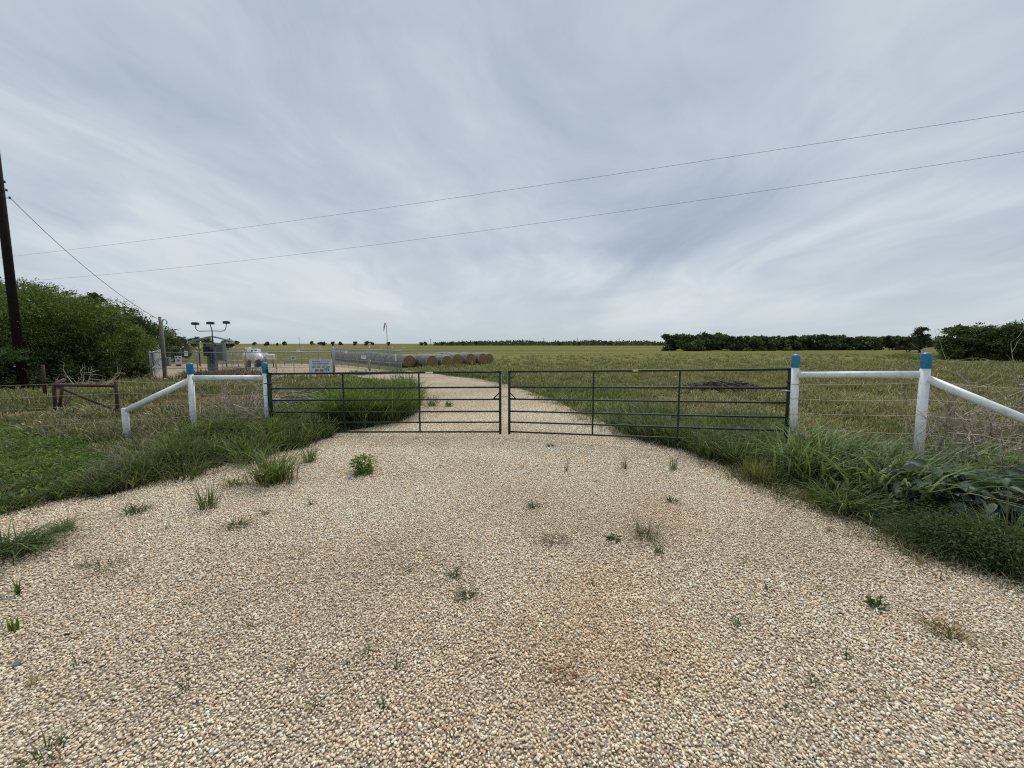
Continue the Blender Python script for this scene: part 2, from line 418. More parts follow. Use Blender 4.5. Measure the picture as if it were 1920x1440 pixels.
# ------------------------------------------------------------------ blades
GREEN = [(.060, .095, .022), (.088, .130, .032), (.038, .066, .018), (.125, .16, .045)]
DARKG = [(.03, .062, .02), (.045, .085, .025), (.022, .048, .016), (.06, .10, .03)]
LIME = [(.12, .19, .034), (.095, .16, .028), (.165, .23, .05), (.065, .115, .022)]
TAN = [(.32, .27, .14), (.42, .36, .20), (.24, .18, .095), (.22, .20, .08)]
FIELD = [(.155, .16, .055), (.205, .195, .080), (.125, .138, .050), (.25, .22, .105)]
GREYW = [(.12, .12, .075), (.16, .145, .095), (.085, .085, .055), (.075, .09, .04)]
JG_ = [(.085, .14, .04), (.12, .18, .06)]
def blades_arr(x, y, h, w, lean, pal, seed, z0=None, az=None, curl=1.0, tipc=None):
    r = np.random.default_rng(seed); n = len(x)
    if z0 is None: z0 = np.zeros(n)
    if az is None: az = r.uniform(0, 6.283, n)
    dx, dy = np.cos(az), np.sin(az)
    fa = az + math.pi / 2 + r.normal(0, .6, n); px, py = np.cos(fa), np.sin(fa)
    ts = np.array([0, .4, .75, 1.0]); wd = np.array([.8, 1.0, .6, 0])
    V = np.zeros((n, 7, 3)); idx = 0
    for i, t in enumerate(ts):
        off = lean * h * (t ** (1.6 + .6 * curl)); zz = z0 + h * (t - .30 * np.clip(lean, 0, 1.6) * t ** 3)
        cx = x + dx * off; cy = y + dy * off
        if t < 1:
            for sgn in (-1, 1):
                V[:, idx, 0] = cx + sgn * px * w * wd[i] / 2; V[:, idx, 1] = cy + sgn * py * w * wd[i] / 2; V[:, idx, 2] = zz; idx += 1
        else:
            V[:, idx, 0] = cx; V[:, idx, 1] = cy; V[:, idx, 2] = zz
    if pal.ndim == 2 and pal.shape[0] != n: c = pal[r.integers(0, len(pal), n)]
    else: c = pal
    c = c * r.uniform(.85, 1.42, (n, 1))
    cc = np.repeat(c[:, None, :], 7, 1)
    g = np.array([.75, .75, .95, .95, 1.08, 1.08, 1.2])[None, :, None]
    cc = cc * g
    lo, st, to = tile_faces([(0, 1, 3, 2), (2, 3, 5, 4), (4, 5, 6)], 7, n)
    return V.reshape(-1, 3), lo, st, to, cc.reshape(-1, 3)
class NB:
    """numpy mesh collector"""
    def __init__(s): s.V = []; s.L = []; s.T = []; s.Cc = []; s.nv = 0
    def add(s, V, lo, st, to, c):
        s.V.append(V); s.L.append(lo + s.nv); s.T.append(to); s.Cc.append(c); s.nv += len(V)
    def blades(s, x, y, h, w, lean, pal, seed, **k):
        n = len(x); f = lambda a: np.full(n, a) if np.isscalar(a) else a
        s.add(*blades_arr(np.asarray(x, float), np.asarray(y, float), f(h), f(w), f(lean), np.array(pal), seed, **k))
    def leaves(s, c, d, nrm, L, W, pal, seed, fold=.25):
        """c,d,nrm (n,3); 6-vertex folded leaves"""
        r = np.random.default_rng(seed); n = len(c)
        d = d / (np.linalg.norm(d, axis=1, keepdims=True) + 1e-9)
        sd = np.cross(d, nrm); sd /= (np.linalg.norm(sd, axis=1, keepdims=True) + 1e-9); up = np.cross(sd, d)
        L = (np.full(n, L) if np.isscalar(L) else L)[:, None]; W = (np.full(n, W) if np.isscalar(W) else W)[:, None]
        V = np.zeros((n, 6, 3))
        V[:, 0] = c; V[:, 1] = c + d * L * .35 + sd * W / 2 + up * W * fold; V[:, 2] = c + d * L * .35 - sd * W / 2 + up * W * fold
        V[:, 3] = c + d * L * .7 + sd * W * .33 + up * W * (fold - .1); V[:, 4] = c + d * L * .7 - sd * W * .33 + up * W * (fold - .1)
        V[:, 5] = c + d * L - up * L * .12
        pal = np.array(pal); cc = (pal[r.integers(0, len(pal), n)] if len(pal) != n else pal) * r.uniform(.75, 1.25, (n, 1)); cc = np.repeat(cc[:, None, :], 6, 1)
        mid = c + d * L * .5
        V2 = np.concatenate([V, mid[:, None, :]], 1); cc = np.concatenate([cc, cc[:, :1] * 1.15], 1)
        lo, st, to = tile_faces([(0, 1, 6), (0, 6, 2), (1, 3, 6), (6, 4, 2), (3, 5, 6), (5, 4, 6)], 7, n)
        s.add(V2.reshape(-1, 3), lo, st, to, cc.reshape(-1, 3))
    def quads(s, c, d, nrm, L, W, col):
        """diamond leaves, 4 verts"""
        n = len(c); d = d / (np.linalg.norm(d, axis=1, keepdims=True) + 1e-9)
        sd = np.cross(d, nrm); sd /= (np.linalg.norm(sd, axis=1, keepdims=True) + 1e-9)
        L = (np.full(n, L) if np.isscalar(L) else L)[:, None]; W = (np.full(n, W) if np.isscalar(W) else W)[:, None]
        V = np.stack([c, c + d * L * .5 + sd * W / 2, c + d * L, c + d * L * .5 - sd * W / 2], 1)
        lo, st, to = tile_faces([(0, 1, 2, 3)], 4, n)
        s.add(V.reshape(-1, 3), lo, st, to, np.repeat(col, 4, 0))
    def sticks(s, a, b, ra, rb, col):
        """thin 3-sided tapered sticks from a to b"""
        n = len(a); d = b - a; d = d / (np.linalg.norm(d, axis=1, keepdims=True) + 1e-9)
        ref = np.where(np.abs(d[:, 2:3]) < .9, np.array([[0, 0, 1.]]), np.array([[1., 0, 0]]))
        e1 = np.cross(d, ref); e1 /= np.linalg.norm(e1, axis=1, keepdims=True); e2 = np.cross(d, e1)
        ra = (np.full(n, ra) if np.isscalar(ra) else ra)[:, None]; rb = (np.full(n, rb) if np.isscalar(rb) else rb)[:, None]
        vs = []
        for (c, rr) in ((a, ra), (b, rb)):
            for k in range(3):
                t = 2.0944 * k; vs.append(c + (e1 * math.cos(t) + e2 * math.sin(t)) * rr)
        V = np.stack(vs, 1)
        lo, st, to = tile_faces([(0, 1, 4, 3), (1, 2, 5, 4), (2, 0, 3, 5)], 6, n)
        s.add(V.reshape(-1, 3), lo, st, to, np.repeat(col, 6, 0))
    def build(s, name, mat, parent=None, origin=None, smooth=False):
        V = np.concatenate(s.V); lo = np.concatenate(s.L); to = np.concatenate(s.T); st = np.concatenate([[0], np.cumsum(to)[:-1]])
        if parent is not None and origin is None: origin = tuple(parent.location)
        if origin is not None: V = V - np.array(origin)
        me_o = npmesh(name, V, lo, st, to, mat, parent, np.concatenate(s.Cc), smooth)
        if parent is None and origin is not None: me_o.location = origin
        return me_o
def px_sample(poly, n, seed):
    r = np.random.default_rng(seed); p = np.array(poly); lo, hi = p.min(0), p.max(0)
    U = r.uniform(lo[0], hi[0], n * 3); V = r.uniform(lo[1], hi[1], n * 3); k = inpoly(U, V, poly); U, V = U[k][:n], V[k][:n]
    x, y = Gn(U, V); return x, y, r
def tuft(x, y, per, rad, seed):
    """turn n points into n points gathered in tufts of `per`; returns x,y,az,tuft id"""
    r = np.random.default_rng(seed); n = len(x); m = max(1, n // per); tid = r.integers(0, m, n)
    q = r.normal(0, 1, (n, 2)); d = np.hypot(x[:m], y[:m])[tid]; rr = rad * np.clip(d / 9, .6, 3)
    xx = x[:m][tid] + q[:, 0] * rr; yy = y[:m][tid] + q[:, 1] * rr
    return xx, yy, np.arctan2(q[:, 1], q[:, 0]) + r.normal(0, .6, n), tid, r
drive_arr = drive_px; pad_arr = pad_w; track_w = [gxy(p) for p in TRACK]
def off_paths(x, y, track=True):
    k = ~inpoly(x, y, drive_arr) & ~inpoly(x, y, pad_arr)
    if track: k &= ~inpoly(x, y, track_w)
    return k
def pick(palA, palB, f, r):
    a = np.array(palA)[r.integers(0, len(palA), len(f))]; b = np.array(palB)[r.integers(0, len(palB), len(f))]
    return np.where((r.random(len(f)) < f)[:, None], b, a)

# the field: everything from the fence line out
nb = NB()
x, y, r = px_sample([(-250, 716), (640, 700), (760, 694), (960, 668), (1240, 664), (2200, 664), (2200, 850), (1500, 850), (1190, 822), (880, 700), (640, 800), (-250, 800)], 210000, 21)
k = off_paths(x, y, False) & (y > 7.2); x, y = x[k], y[k]
x, y, azf, tid, r = tuft(x, y, 9, .05, 23); k = off_paths(x, y, False) & (off_paths(x, y) | (r.random(len(x)) < .28)); x, y, azf, tid = x[k], y[k], azf[k], tid[k]
d = np.hypot(x, y); tt = 1 + (r.uniform(.6, 1.5, tid.max() + 1)[tid] - 1) * np.clip(1.25 - d / 40, .25, 1); th_ = r.uniform(.6, 1.35, tid.max() + 1)[tid]; f = np.clip(patch(x, y * .6, .35, 31) * 1.5 - .25 + np.clip((d - 12) / 40, 0, .4), 0, 1)
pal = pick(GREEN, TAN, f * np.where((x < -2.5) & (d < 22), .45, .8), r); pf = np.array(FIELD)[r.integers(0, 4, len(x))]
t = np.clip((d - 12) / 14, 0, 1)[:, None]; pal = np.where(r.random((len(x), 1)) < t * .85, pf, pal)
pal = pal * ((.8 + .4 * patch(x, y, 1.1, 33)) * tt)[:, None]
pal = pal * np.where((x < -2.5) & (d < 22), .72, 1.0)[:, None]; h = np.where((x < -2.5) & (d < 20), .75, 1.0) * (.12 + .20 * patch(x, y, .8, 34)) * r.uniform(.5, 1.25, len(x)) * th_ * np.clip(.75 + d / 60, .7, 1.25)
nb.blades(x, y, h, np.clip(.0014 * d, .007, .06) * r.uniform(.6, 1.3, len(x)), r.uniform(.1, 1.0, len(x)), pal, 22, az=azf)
tag(nb.build('field_grass', M['grass']), 'mixed green and straw coloured grass of the open field', 'grass', kind='stuff')

# left roadside verge: short lush ground cover
nb = NB()
x, y, r = px_sample([(-500, 800), (-100, 795), (60, 792), (200, 800), (330, 815), (330, 880), (150, 930), (0, 962), (-160, 992), (-500, 1088)], 60000, 41)
k = off_paths(x, y); x, y = x[k], y[k]; d = np.hypot(x, y)
g = patch(x, y, 1.6, 43); pal = pick(LIME, GREYW, np.clip(g * 1.1 - .35 + (x > -5.2) * .25, 0, .8), r)
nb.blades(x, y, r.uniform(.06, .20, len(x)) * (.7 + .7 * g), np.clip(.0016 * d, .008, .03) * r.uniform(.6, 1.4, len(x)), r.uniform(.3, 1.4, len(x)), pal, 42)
n = 16000; k = r.integers(0, len(x), n); cz = r.uniform(.03, .16, n)
c = np.stack([x[k], y[k], cz], 1); dd = r.normal(size=(n, 3)); dd[:, 2] = np.abs(dd[:, 2]) * .5
nn = r.normal(size=(n, 3)) * .4 + np.array([0, 0, 1]); nb.leaves(c, dd, nn, r.uniform(.03, .08, n), r.uniform(.02, .045, n), LIME + DARKG[:2], 44)
tag(nb.build('ground_cover', M['grass']), 'short lush green ground cover on the left verge', 'grass', kind='stuff')

def weed_mass(name, poly, n, hh, pal, seed, label, cat='weeds', pal2=None, f2=.2, leafy=0, wk=.0019, lean=(.15, 1.1), kind='stuff', nstem=0, hfun=None):
    nb = NB(); x, y, r = px_sample(poly, n, seed); x, y, azf, tid, r = tuft(x, y, 16, .07, seed + 9); d = np.hypot(x, y)
    tt = r.uniform(.5, 1.6, tid.max() + 1)[tid]; th_ = r.uniform(.5, 1.35, tid.max() + 1)[tid]
    p = pick(pal, pal2 or pal, np.full(len(x), f2) * (.3 + 1.4 * patch(x, y, 2.2, seed + 1)), r)
    hs = (hh[0] + (hh[1] - hh[0]) * patch(x, y, 2.0, seed + 2)) * r.uniform(.45, 1.15, len(x)) * th_
    if hfun is not None: hs *= hfun(x, y)
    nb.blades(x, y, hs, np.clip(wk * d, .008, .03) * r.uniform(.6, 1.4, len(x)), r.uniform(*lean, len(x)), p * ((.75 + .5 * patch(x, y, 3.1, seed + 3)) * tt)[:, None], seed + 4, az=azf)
    if leafy:
        k = r.integers(0, len(x), leafy); c = np.stack([x[k] + r.normal(0, .04, leafy), y[k] + r.normal(0, .04, leafy), hs[k] * r.uniform(.25, 1.0, leafy)], 1)
        dd = r.normal(size=(leafy, 3)); nn = r.normal(size=(leafy, 3)) * .5 + np.array([0, -.2, 1])
        nb.leaves(c, dd, nn, r.uniform(.05, .12, leafy), r.uniform(.012, .03, leafy), pal, seed + 5)
    if nstem:
        nstem = int(nstem * 1.6)
        k = r.integers(0, len(x), nstem); a = np.stack([x[k], y[k], np.zeros(nstem)], 1)
        b = a + np.stack([r.normal(0, .16, nstem), r.normal(0, .16, nstem), r.uniform(.7, 1.45, nstem) * hs[k].clip(.2)], 1)
        nb.sticks(a, b, .003, .0015, np.array(TAN)[r.integers(0, 4, nstem)])
    o = nb.build(name, M['grass']); return tag(o, label, cat, kind=kind)
# grey dry weeds under the left brace
weed_mass('dry_weeds', [(40, 806), (90, 785), (200, 770), (300, 770), (420, 765), (480, 790), (440, 850), (300, 870), (200, 868), (170, 830), (110, 826)], 26000, (.12, .42), GREYW, 51,
          'grey green dry weeds around the rusty pipe brace and the leaning white pipe', pal2=TAN, f2=.3, nstem=700)
weed_mass('dark_weeds', [(300, 885), (330, 850), (420, 815), (520, 800), (600, 808), (618, 820), (560, 842), (500, 852), (430, 868), (340, 886)], 19000, (.24, .62), [(.050, .09, .022), (.065, .105, .026), (.03, .055, .016), (.13, .16, .05), (.15, .17, .06)], 61,
          'tall dark green weeds at the foot of the left white posts', pal2=GREEN + TAN[3:], f2=.5, leafy=9000, nstem=500)
weed_mass('verge_grass', [(150, 932), (210, 885), (330, 860), (420, 860), (400, 878), (300, 900), (200, 930)], 7000, (.10, .42), GREEN + JG_, 71,
          'ragged grass along the left edge of the gravel', pal2=GREYW, f2=.5, nstem=200)
weed_mass('verge_grass', [(-300, 1040), (-100, 975), (0, 935), (120, 905), (150, 930), (0, 966), (-160, 996), (-300, 1035)], 7000, (.14, .30), DARKG, 76,
          'dark grass fringe where the lush left verge meets the gravel', pal2=GREEN, f2=.4, nstem=60)
weed_mass('roadside_weeds', [(612, 803), (640, 775), (700, 745), (765, 738), (778, 755), (772, 778), (730, 794), (680, 803)], 24000, (.50, .90), [(.05, .085, .02), (.07, .11, .028), (.035, .06, .016), (.11, .13, .035)], 81,
          'dense clump of dark green weeds behind the left gate', pal2=LIME, f2=.45, leafy=12000)
weed_mass('verge_grass', [(1200, 826), (1150, 800), (1150, 788), (1250, 790), (1400, 800), (1480, 815), (1440, 880), (1380, 880), (1300, 850)], 22000, (.26, .62), GREEN + JG_[:2], 91,
          'green grass growing up through the bottom bars of the right gate', pal2=GREYW, f2=.35, leafy=3000, nstem=300)
weed_mass('verge_grass', [(1390, 888), (1450, 870), (1600, 850), (1800, 840), (2200, 850), (2200, 1175), (1900, 1086), (1720, 1040), (1600, 972), (1450, 926)], 16000, (.06, .22), DARKG, 96,
          'low dark grass filling the right verge under the taller plants', pal2=GREYW + TAN[:2], f2=.35, leafy=3500, nstem=200)
# dry fringe on the gravel edge
nb = NB(); r = np.random.default_rng(99)
for side, N_ in ((DR_L[1:9], 2600), (DR_R[6:14], 3200), (DR_R[1:8], 5200), (DR_L[8:14], 1200)):
    P_ = [gxy(p) for p in side]
    for _ in range(N_ // 10):
        i = r.integers(0, len(P_) - 1); t = r.random(); cx = P_[i][0] * (1 - t) + P_[i + 1][0] * t; cy = P_[i][1] * (1 - t) + P_[i + 1][1] * t
        q = r.normal(0, .07, (10, 2)) + r.normal(0, .16 if cy < 8.6 else .3, 2); nb.blades(cx + q[:, 0], cy + q[:, 1], r.uniform(.05, .2, 10), .006, r.uniform(.3, 1.6, 10), (TAN + GREYW + GREEN[:2]) if cy < 8.6 else GREEN + TAN[:2], int(r.integers(1e6)))
tag(nb.build('edge_grass', M['dry']), 'thin dry grass straggling over both edges of the gravel', 'grass', kind='stuff')

# ------------------------------------------------------------------ plants one can point to
def clump(name, u, v, n, rad, h, pal, label, seed, w=.008, lean=(.2, 1.2), cat='weed', group=None, bias=None, mat='grass', leafy=0, ll=(.05, .1), squash=1.0, seedheads=0):
    g = G(u, v); r = np.random.default_rng(seed); nb = NB()
    q = r.normal(0, rad * .5, (n, 2)); az = np.arctan2(q[:, 1], q[:, 0]) + r.normal(0, .7, n)
    if bias is not None: az = np.where(r.random(n) < .65, bias + r.normal(0, .6, n), az)
    hs = h * r.uniform(.35, 1.1, n)
    nb.blades(g.x + q[:, 0], g.y + q[:, 1] * squash, hs, w * r.uniform(.6, 1.3, n), r.uniform(*lean, n), pal, seed, az=az)
    if leafy:
        k = r.integers(0, n, leafy); c = np.stack([g.x + q[k, 0] * 1.4, g.y + q[k, 1] * 1.4, h * r.uniform(.1, .95, leafy)], 1)
        dd = np.stack([q[k, 0] + r.normal(0, rad * .5, leafy), q[k, 1] + r.normal(0, rad * .5, leafy), r.normal(.0, rad * .4, leafy)], 1)
        nn = r.normal(size=(leafy, 3)) * .35 + np.array([0, -.1, 1]); nb.leaves(c, dd, nn, r.uniform(*ll, leafy), r.uniform(*ll, leafy) * .4, pal, seed + 1)
    if seedheads:
        k = r.integers(0, n, seedheads); a = np.stack([g.x + q[k, 0], g.y + q[k, 1], np.zeros(seedheads)], 1)
        b = a + np.stack([q[k, 0] * 1.2, q[k, 1] * 1.2, h * r.uniform(.9, 1.3, seedheads)], 1)
        nb.sticks(a, b, .003, .0015, np.array(TAN)[r.integers(0, 4, seedheads)] * .8)
    o = nb.build(name, M[mat], origin=(g.x, g.y, 0)); return tag(o, label, cat, group)
JG = [(.080, .135, .036), (.125, .19, .050), (.045, .080, .024), (.19, .25, .09)]
W_ = 'weed'
clump('tall_grass_clump', 1525, 898, 620, .52, .92, JG, 'tall arching grass clump at the foot of the white post beside the right gate', 101, .024, (.3, 1.4), 'grass clump', 'tall arching grass on the right verge', bias=.3, seedheads=25)
clump('tall_grass_clump', 1620, 905, 380, .36, .78, JG, 'smaller arching grass clump between the two right hand white posts', 102, .025, (.3, 1.4), 'grass clump', 'tall arching grass on the right verge', bias=.2)
clump('tall_grass_clump', 1680, 945, 560, .46, .82, JG, 'broad bladed grass clump drooping to the right in front of the large grey leaves', 103, .030, (.5, 1.5), 'grass clump', 'tall arching grass on the right verge', bias=.1)
clump('tall_grass_clump', 1580, 960, 300, .25, .42, GREEN, 'short pale grass clump spilling on to the gravel at the right edge', 104, .016, (.5, 1.6), 'grass clump', 'tall arching grass on the right verge')
clump('tall_grass_clump', 1900, 930, 450, .45, .60, DARKG + JG[:2], 'dark arching grass clump behind the large grey leaves at the right edge of the picture', 105, .022, (.4, 1.4), 'grass clump', 'tall arching grass on the right verge', bias=.2)
clump('tall_grass_clump', 1800, 905, 420, .50, .78, JG, 'bright arching grass clump rising behind the big grey green leaves near the last white post', 146, .026, (.4, 1.5), 'grass clump', 'tall arching grass on the right verge', bias=.1, seedheads=16)
clump('tall_grass_clump', 1895, 1050, 260, .26, .50, JG + DARKG[:1], 'narrow upright blades at the gravel edge where the right verge leaves the picture', 147, .014, (.1, .9), 'grass clump', 'tall arching grass on the right verge', seedheads=12)
clump('feathery_weed', 1790, 1035, 1300, .30, .34, DARKG, 'low feathery dark weed at the gravel edge below the large grey leaves', 106, .006, (.5, 1.6), W_, None, leafy=5000, ll=(.02, .05))
clump('feathery_weed', 1900, 1065, 900, .30, .36, DARKG + GREEN[:1], 'feathery dark weed at the far right of the gravel edge', 107, .007, (.2, 1.2), W_, None, leafy=3000, ll=(.02, .05))
clump('yellow_weed', 1420, 905, 500, .16, .42, [(.17, .17, .05), (.12, .13, .04), (.2, .18, .07)], 'yellowish upright weed left of the tall arching grass', 108, .007, (.1, .7), W_)
clump('tall_grass_clump', 515, 905, 330, .22, .60, GREEN + JG[:2] + TAN[3:], 'bushy grass clump standing on the gravel below the left white posts', 109, .012, (.3, 1.3), 'grass clump', None, seedheads=14)
clump('tall_grass_clump', 470, 868, 240, .26, .55, GREEN + JG[:2], 'ragged light green clump at the gravel edge under the left white rail', 142, .012, (.3, 1.4), 'grass clump', seedheads=12)
clump('tall_grass_clump', 350, 895, 240, .30, .42, GREYW + GREEN, 'ragged greyish clump at the gravel edge below the leaning white pipe', 143, .012, (.3, 1.5), 'grass clump', seedheads=12)
clump('tall_grass_clump', 235, 915, 240, .28, .34, GREEN + TAN[3:], 'ragged clump of grass near the left end of the gravel edge', 144, .011, (.4, 1.6), 'grass clump', seedheads=8)
clump('tall_grass_clump', 1330, 860, 200, .22, .46, GREEN + JG[:2], 'loose grass clump spilling on to the gravel below the right gate', 145, .010, (.2, 1.2), 'grass clump', seedheads=10)
clump('dry_grass_clump', 232, 812, 420, .42, .42, GREYW + TAN[3:], 'greyish dry grass hiding the foot of the short leaning pipe stub', 148, .010, (.2, 1.2), 'grass clump', seedheads=20)
clump('dry_grass_clump', 290, 830, 420, .50, .40, GREYW + GREEN[:1], 'greyish dry grass between the pipe stub and the first blue capped post', 149, .010, (.2, 1.3), 'grass clump', seedheads=20)
clump('dry_grass_clump', 1600, 838, 260, .40, .42, TAN + GREEN[:2], 'straw coloured grass under the right white rail', 151, .009, (.2, 1.2), 'grass clump', seedheads=20)
pw_ = clump('verge_weeds', 130, 840, 160, .5, .24, LIME, 'patch of taller pale green weeds within the lush left verge', 152, .012, (.3, 1.3), W_, leafy=500, ll=(.05, .11)); pw_['kind'] = 'stuff'
pw_ = clump('verge_weeds', 50, 900, 160, .5, .26, LIME, 'pale green broad leaved weeds at the left edge of the lush verge', 153, .014, (.3, 1.3), W_, leafy=400, ll=(.05, .12)); pw_['kind'] = 'stuff'
clump('grass_tuft', 440, 912, 70, .10, .24, GREEN, 'spreading tuft on the gravel just left of the bushy grass clump', 110, .009, (.8, 2.0), W_)
clump('grass_tuft', 390, 955, 70, .10, .40, DARKG + JG[:1], 'upright dark green tuft alone on the gravel left of centre', 111, .007, (.1, .9), W_, seedheads=8)
clump('grass_tuft', 255, 963, 110, .10, .14, DARKG + GREYW, 'squat dark tuft on the gravel nearest the left verge', 112, .009, (.4, 1.8), W_)
clump('grass_tuft', 120, 998, 150, .08, .15, GREEN, 'small round green tuft right of the sprawling clump at the left edge', 113, .008, (.1, .9), W_)
clump('tall_grass_clump', 20, 1040, 330, .24, .34, DARKG + GREEN, 'sprawling long bladed clump at the left edge of the gravel', 114, .012, (.8, 2.2), 'grass clump', bias=.3)
clump('grass_tuft', 445, 990, 90, .10, .11, [(.12, .13, .03), (.09, .10, .03), (.06, .05, .03)], 'flat yellow green tuft right of the upright dark tuft', 115, .009, (.5, 2.0), W_)
clump('grass_tuft', 498, 965, 30, .03, .14, GREYW, 'wispy grey tuft on the gravel below the bushy clump', 116, .007, (.6, 2.0), W_)
clump('leafy_weed', 680, 890, 60, .12, .30, LIME, 'leafy green weed standing alone on the gravel in front of the left gate', 117, .007, (.3, .9), W_, leafy=240, ll=(.05, .10))
clump('grass_tuft', 578, 868, 90, .09, .38, GREEN + JG[:1], 'tall thin tuft near the left end of the gate', 118, .008, (.1, .8), W_, seedheads=6)
clump('grass_tuft', 583, 948, 16, .02, .15, DARKG, 'three bladed sprout on the bare gravel below the left gate', 119, .008, (.4, 1.2), W_)
clump('grass_tuft', 205, 1072, 40, .12, .18, GREYW + DARKG, 'thin grey sprigs on the gravel at lower left', 120, .006, (.5, 1.6), W_)
clump('grass_tuft', 160, 1065, 26, .03, .12, GREYW, 'pale flattened sprig beside the thin grey ones at lower left', 130, .006, (.8, 2.0), W_)
clump('grass_tuft', 35, 1118, 20, .02, .18, GREEN, 'forked green sprout near the left edge of the picture', 121, .009, (.1, .6), W_)
clump('grass_tuft', 28, 1185, 16, .03, .13, LIME, 'single bright green shoot close to the left edge of the picture', 122, .012, (.0, .3), W_)
clump('grass_tuft', 850, 1082, 24, .03, .14, DARKG, 'dark green sprout in the middle of the gravel', 123, .009, (.8, 2.0), W_)
clump('grass_tuft', 877, 1122, 60, .05, .09, DARKG + GREYW, 'little dark rosette just below the dark sprout in the middle of the gravel', 124, .008, (.8, 2.0), W_)
clump('grass_tuft', 1000, 952, 60, .06, .11, GREYW + DARKG, 'small grey green tuft in the upper middle of the gravel', 125, .008, (.5, 1.8), W_)
clump('grass_tuft', 1260, 944, 60, .07, .09, DARKG, 'small dense dark green tuft on the upper right gravel', 126, .009, (.4, 1.6), W_)
clump('grass_tuft', 1210, 1010, 150, .15, .26, GREYW + [(.15, .14, .11)], 'dry grey bushy tuft right of centre', 127, .005, (.3, 1.5), W_, mat='dry')
clump('leafy_weed', 1152, 1016, 18, .04, .05, DARKG, 'tiny star shaped dark green weed left of the dry grey tuft', 128, .014, (1.0, 2.2), W_, leafy=14, ll=(.05, .08))
clump('grass_tuft', 1237, 1040, 26, .05, .17, GREEN + GREYW, 'narrow green tuft below the dry grey tuft', 129, .008, (.1, .6), W_)
clump('leafy_weed', 1640, 1140, 22, .04, .07, DARKG, 'small dark green plant in the gravel at lower right', 131, .012, (.5, 1.5), W_, leafy=40, ll=(.03, .06))
clump('dead_weed', 1775, 1190, 60, .08, .13, [(.20, .13, .04), (.28, .19, .06), (.10, .10, .03)], 'half dead ochre weed sprawling on the lower right gravel', 132, .008, (.6, 2.2), W_, leafy=40, ll=(.02, .05), mat='dry')
clump('grass_tuft', 1170, 880, 30, .04, .26, GREYW + GREEN, 'upright thin sprigs in front of the right gate, left pair', 133, .006, (.0, .4), W_)
clump('grass_tuft', 1262, 883, 40, .05, .30, GREYW + GREEN, 'upright thin sprigs in front of the right gate, nearer the verge', 134, .006, (.0, .4), W_)
clump('grass_tuft', 1062, 885, 16, .02, .32, GREYW, 'single tall wisp of grass before the right gate', 135, .006, (.0, .3), W_)
clump('grass_tuft', 1380, 900, 90, .16, .22, GREEN + GREYW, 'loose grass tuft at the corner where gravel meets the right verge', 136, .007, (.3, 1.4), W_)
clump('grass_tuft', 85, 1425, 44, .09, .10, GREEN + GREYW, 'green tuft cut by the bottom left corner of the picture', 137, .007, (.3, 1.4), W_)
clump('leafy_weed', 812, 762, 50, .14, .34, GREEN, 'taller leafy weed behind the left gate at the road edge', 138, .01, (.3, 1.0), W_, leafy=150, ll=(.04, .08))
clump('leafy_weed', 841, 763, 40, .11, .18, GREEN, 'low leafy weed behind the left gate on the road', 139, .01, (.3, 1.0), W_, leafy=120, ll=(.04, .08))
clump('grass_tuft', 1032, 838, 50, .05, .10, DARKG, 'flat little tuft on the gravel just in front of the gate opening', 140, .009, (.8, 2.0), W_)
clump('grass_tuft', 1040, 1016, 90, .11, .07, [(.10, .07, .04), (.14, .10, .06)], 'brown flattened litter in the middle of the gravel', 141, .008, (1.2, 2.5), W_, mat='dry')
# faint sprigs nothing tells apart
r = np.random.default_rng(150)
spr = [(690, 1225), (722, 1335), (655, 1345), (547, 1262), (1525, 1290), (310, 995), (255, 1092), (345, 1300), (565, 1045), (770, 1070), (1110, 1100), (1395, 1060), (1440, 1110), (1380, 1175), (1536, 1110), (1700, 1080), (1590, 1240), (1665, 1310), (1480, 1330), (1240, 1290), (930, 1180), (470, 1180), (150, 1250), (1860, 1260), (590, 1330), (1640, 1015), (1310, 1000), (1555, 1000), (1480, 965), (60, 1290), (1760, 1090), (1120, 905), (1320, 880), (1215, 860), (745, 1260), (980, 880)]
for i, (u, v) in enumerate(spr):
    clump('grass_sprig', u, v, int(r.integers(8, 16)), .02, float(r.uniform(.07, .14)), [GREYW, DARKG, TAN][i % 3], 'faint thin sprig growing out of the bare gravel', 200 + i, .0055, (.2, 1.6), W_, 'thin sprigs scattered over the gravel')

